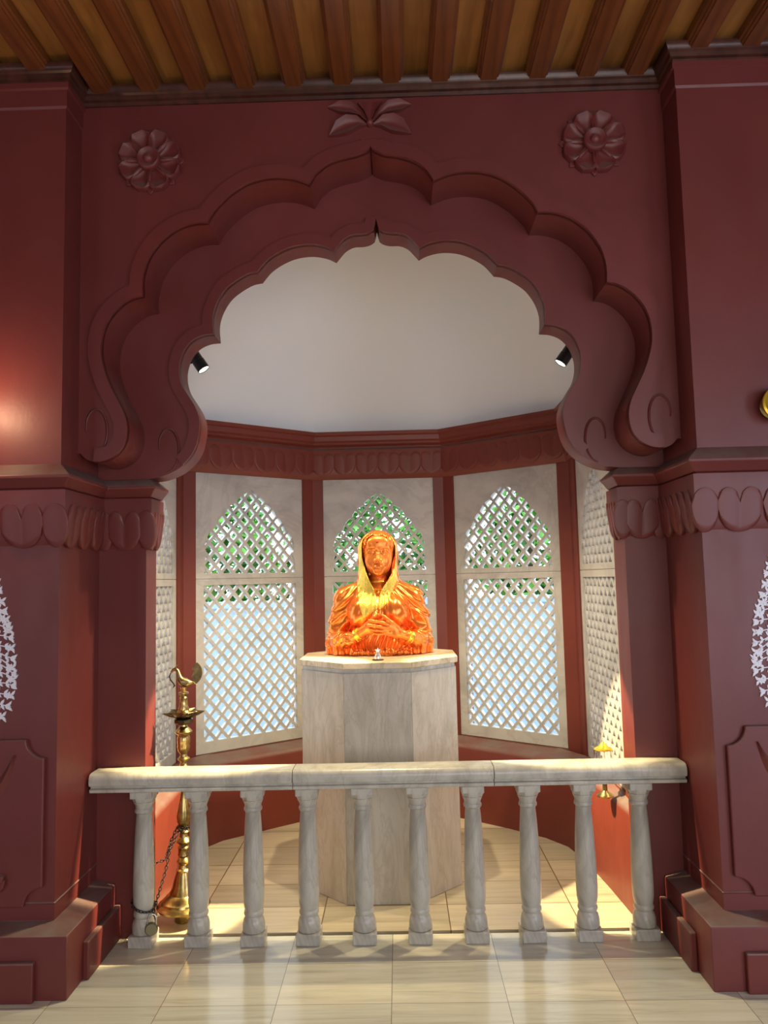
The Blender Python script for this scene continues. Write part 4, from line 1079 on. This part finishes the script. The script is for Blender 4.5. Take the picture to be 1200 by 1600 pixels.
# --- sari: veil, shawl over shoulders and arms, falling folds
H_ = .0034; org = (-.325, -.215, -.006)
g = G(*grid(-.325, .335, -.215, .20, -.006, .72, H_)); X, Y, Z = g.X, g.Y, g.Z
def sari_field(g):
    X, Y, Z = g.X, g.Y, g.Z; A = np.abs(X)
    f = g.ell((0, .03, .16), (.185, .125, .26))
    f = smin(f, g.cap((0, .03, -.02), (0, .03, .20), .14), .06)
    for s_ in (-1, 1):
        f = smin(f, g.ell((s_*.085, -.055, .235), (.085, .082, .085)), .05)      # bosom under the cloth
        f = smin(f, g.cap((s_*.05, .03, .37), (s_*.190, .035, .318), .062, .062), .05)
        f = smin(f, g.chain([(s_*.198, .03, .305), (s_*.228, .02, .20), (s_*.246, .0, .07)], [.058, .054, .054], .03), .03)
        f = smin(f, g.chain([(s_*.246, -.0, .075), (s_*.215, -.07, .078), (s_*.165, -.122, .088)], [.050, .047, .039], .02), .025)
        f = smin(f, g.cap((s_*.245, -.0, .07), (s_*.252, .0, -.02), .046, .050), .03)
        f = smin(f, g.cap((s_*.225, -.05, .05), (s_*.228, -.055, -.02), .042, .040), .02)
    # pleats between the arms at the foot
    f = smin(f, g.ell((.01, -.06, .00), (.21, .085, .11)), .03)
    # folds
    am = .0042*np.clip((.42-Z)/.1, 0, 1)
    calm = 1.3*np.exp(-(((X-.105)/.065)**2+((Z-.235)/.085)**2))*(Y < 0)+1.3*np.exp(-(((X+.115)/.06)**2+((Z-.25)/.085)**2))*(Y < 0)
    am = am*(1-.9*np.clip(calm, 0, 1))
    # fall lines radiate from the neck over the shoulders
    phi = np.arctan2(X-np.sign(X)*.03, .46-Z)
    w1 = np.sin(phi*34+2.2*np.sin(Z*19+X*5)+1.5*np.sin(Y*30))
    w2 = np.sin(phi*21+1.3+1.6*np.sin(Z*31)+Y*42)
    up_f = np.clip((Z-.10)/.08, 0, 1)
    fold = up_f*(.65*w1+.5*w2)
    # sleeve folds swing round the elbow towards the wrist
    ex = A-.245; ez = Z-.20
    ang = np.arctan2(-Y+.02, -(Z-.22)+1e-6)
    w3 = np.sin((Z+.55*A+.25*Y)*118+2.0*np.sin(A*40+Y*22))
    w4 = np.sin((A-.35*Z-.2*Y)*150+1.8*np.sin(Z*44))
    low = np.clip((.20-Z)/.08, 0, 1)*(A > .12)
    fold = fold+low*(.75*w3*np.clip((Z-.02)/.06, 0, 1)+.8*w4*np.clip((.10-Z)/.06, 0, 1))
    mid = np.clip((.12-Z)/.05, 0, 1)*np.clip((.14-A)/.03, 0, 1)
    fold = fold+mid*1.3*np.sin(X*185+2*np.sin(Z*40+X*12))
    sharp = np.sign(fold)*np.abs(fold)**.8
    f = f-am*sharp*1.45
    # ragged foot of the pleats
    # veil over the head
    v = g.ell((.001, .030, .580), (.116, .118, .122))
    v = smin(v, g.cap((0, .040, .53), (0, .035, .39), .112, .122), .03)
    side = .0022*np.sin(Z*64+A*60+3*np.sin(Y*40))*(Z < .66)
    v = v+side
    inner = g.ell((.002, .012, .590), (.101, .112, .103))
    inner = smin(inner, g.cap((0, .012, .55), (0, .020, .40), .088, .07), .02)
    face = smax(inner, Y-.060, .01)
    # opening towards the front: oval above, V below
    w = np.interp(Z, [.30, .326, .377, .44, .50, .536, .60, .64, .665, .684, .70], [0, .004, .032, .060, .080, .088, .091, .084, .066, .028, .0])
    wr = np.interp(Z, [.30, .326, .383, .44, .50, .536, .60, .64, .665, .684, .70], [0, .002, .036, .074, .096, .102, .102, .090, .068, .028, .0])
    op = np.where(X < 0, A-w, A-wr)
    op = np.maximum(op, Y-(-.01+.0*Z)); op = np.where((Z > .30) & (Z < .69), op, .05)
    v = smax(v, -smin(face, op, .004), .003)
    body_ = smax(f, -smin(np.maximum(g.ell((0, .0, .42), (.064, .085, .10)), Y-.05), np.maximum(op, -(Z-.322)), .003), .003)
    r_ = smin(v, body_, .012)
    r_ = smax(r_, -Z, .002)
    # borders stand proud of the cloth
    return r_
LI = lambda z: np.interp(z, [.205, .258, .326, .377, .44, .536, .60, .64, .672, .69], [-.075, -.003, -.015, -.030, -.060, -.087, -.090, -.085, -.064, -.02])
LO = lambda z: np.interp(z, [.205, .27, .326, .377, .41, .44, .536, .60, .65, .69], [-.082, -.103, -.112, -.118, -.122, -.117, -.1125, -.110, -.099, -.055])
RI = lambda z: np.interp(z, [.250, .262, .326, .383, .44, .50, .536, .60, .64, .672, .69], [.004, .004, .004, .037, .086, .100, .103, .103, .093, .068, .02])
RO = lambda z: np.interp(z, [.250, .275, .383, .417, .44, .50, .536, .60, .65, .69], [.010, .042, .096, .112, .108, .106, .108, .107, .098, .06])
fld = sari_field(g)
zone = (((X > LI(Z)*1.0-.0+(LO(Z)-LI(Z))) & (X < LI(Z)) & (Z > .205)) | ((X > RI(Z)) & (X < RO(Z)) & (Z > .25) & (X > 0))) & (Y < -.005)
fld = fld-.0022*zone
P_, Q_ = surface_net(fld, org, H_)
C_ = P_[Q_].mean(1); cx_, cy_, cz_ = C_[:, 0], C_[:, 1], C_[:, 2]
zl = (cx_ > LO(cz_)) & (cx_ < LI(cz_)+.001) & (cz_ > .205) & (cy_ < -.004)
zr = (cx_ > RI(cz_)-.001) & (cx_ < RO(cz_)) & (cz_ > .252) & (cy_ < -.004) & (cx_ > -.001)
gold = (zl | zr) & (cz_ < .69)
sari = new_obj('sari', mesh_np('sari', P_, Q_[~gold]), bust, COPPER)
for o_ in (sari,):
    pass
border = new_obj('sari_border', mesh_np('sari_border', P_, Q_[gold]), sari, GOLDB)
# ragged copper foot between the arms
vs = []; fs = []; NH = 150
for k in range(NH+1):
    t = k/NH; x = -.150+.335*t; e_ = min(1, min(t, 1-t)*9)
    y0 = -.128-.020*math.cos((x-.02)*8.5)-.0045*math.sin(x*185)-.002*math.sin(x*77+1)
    hh = (.034+.008*math.sin(x*38+.6)+.0035*math.sin(x*185+.9))*(.35+.65*e_)
    for (dy, z) in ((.05, .0005), (-.001, .0005), (-.006, .012), (-.004, hh*.8), (.002, hh), (.010, hh-.002), (.05, hh-.012)): vs.append((x, y0+dy, max(.0005, z)))
for k in range(NH):
    for j in range(7): fs.append((k*7+j, k*7+(j+1) % 7, (k+1)*7+(j+1) % 7, (k+1)*7+j))
fs += [tuple(range(7)), tuple(range(NH*7, NH*7+7))]
MB().add(vs, fs).build('pleated_hem', COPPER, sari, smooth=60)

# --- jewellery
def ringpts(c, r, nrm, n=36, sq=1.0):
    q = Vector(nrm).normalized().to_track_quat('Z', 'Y'); return [Vector(c)+q @ Vector((r*math.cos(2*PI*k/n), r*sq*math.sin(2*PI*k/n), 0)) for k in range(n)]
for c, nrm, r in (((-.112, -.149, .117), (.05, -.03, .030), .0275), ((.169, -.157, .100), (-.05, -.03, .020), .0275)):
    ax = Matrix.Translation(c) @ Vector(nrm).normalized().to_track_quat('Z', 'Y').to_matrix().to_4x4()
    MB().lathe([(r-.004, -.014), (r+.006, -.0155), (r+.008, -.012), (r+.003, -.009), (r+.002, -.004), (r+.0035, 0), (r+.002, .004), (r+.003, .009), (r+.008, .012), (r+.006, .0155), (r-.004, .014)], seg=40, axis=ax, cap=False).build('bangle', GOLD, bust, smooth=50)
MB().tube(ringpts((0, .008, .398), .0535, (0, .12, 1), 40), .0048, 10, closed=True).build('choker', GOLD, bust, smooth=60)
mb = MB()
for k in range(15):
    a = -PI/2+(k-7)*.17; r = .058+.002*abs(k-7)
    c = (r*math.cos(a)*.9, .006+r*math.sin(a)*1.0-.012, .372-.012*math.cos((k-7)*.2)+.0)
    mb.lathe([(0, -.0042), (.0032, -.003), (.0042, 0), (.0032, .003), (0, .0042)], c=c, seg=10, cap=False)
mb.build('bead_necklace', GOLD, bust, smooth=80)
MB().lathe([(0, -.012), (.005, -.009), (.009, -.002), (.006, .005), (0, .008)], c=(0, -.068, .346), seg=14, cap=False).build('pendant', GOLD, bust, smooth=80)
mb = MB(); nc = Vector((.0215, -.108, .522))
mb.tube([nc+Vector((.010*math.cos(t), -.002, .010*math.sin(t))) for t in np.linspace(1.4, 6.6, 16)], .0009, 6)
for t in (4.0, 5.2): mb.lathe([(0, -.0032), (.0024, -.002), (.0032, 0), (.0024, .002), (0, .0032)], c=nc+Vector((.010*math.cos(t), -.002, .010*math.sin(t))), seg=8, cap=False)
mb.build('nose_ring', GOLD, bust, smooth=80)
MB().lathe([(0, .0035), (.0065, .003), (.0092, 0)], c=(.002, -.0935, .6265), seg=20, axis=Matrix.Rotation(PI/2-.15, 4, 'X'), cap=False).build('bindi', BINDI, bust, smooth=60)
MB().tube(ringpts((-.018, -.2185, .1645), .0105, (1, .0, -.1), 18), .0018, 6, closed=True).build('finger_ring', GOLD, bust, smooth=60)
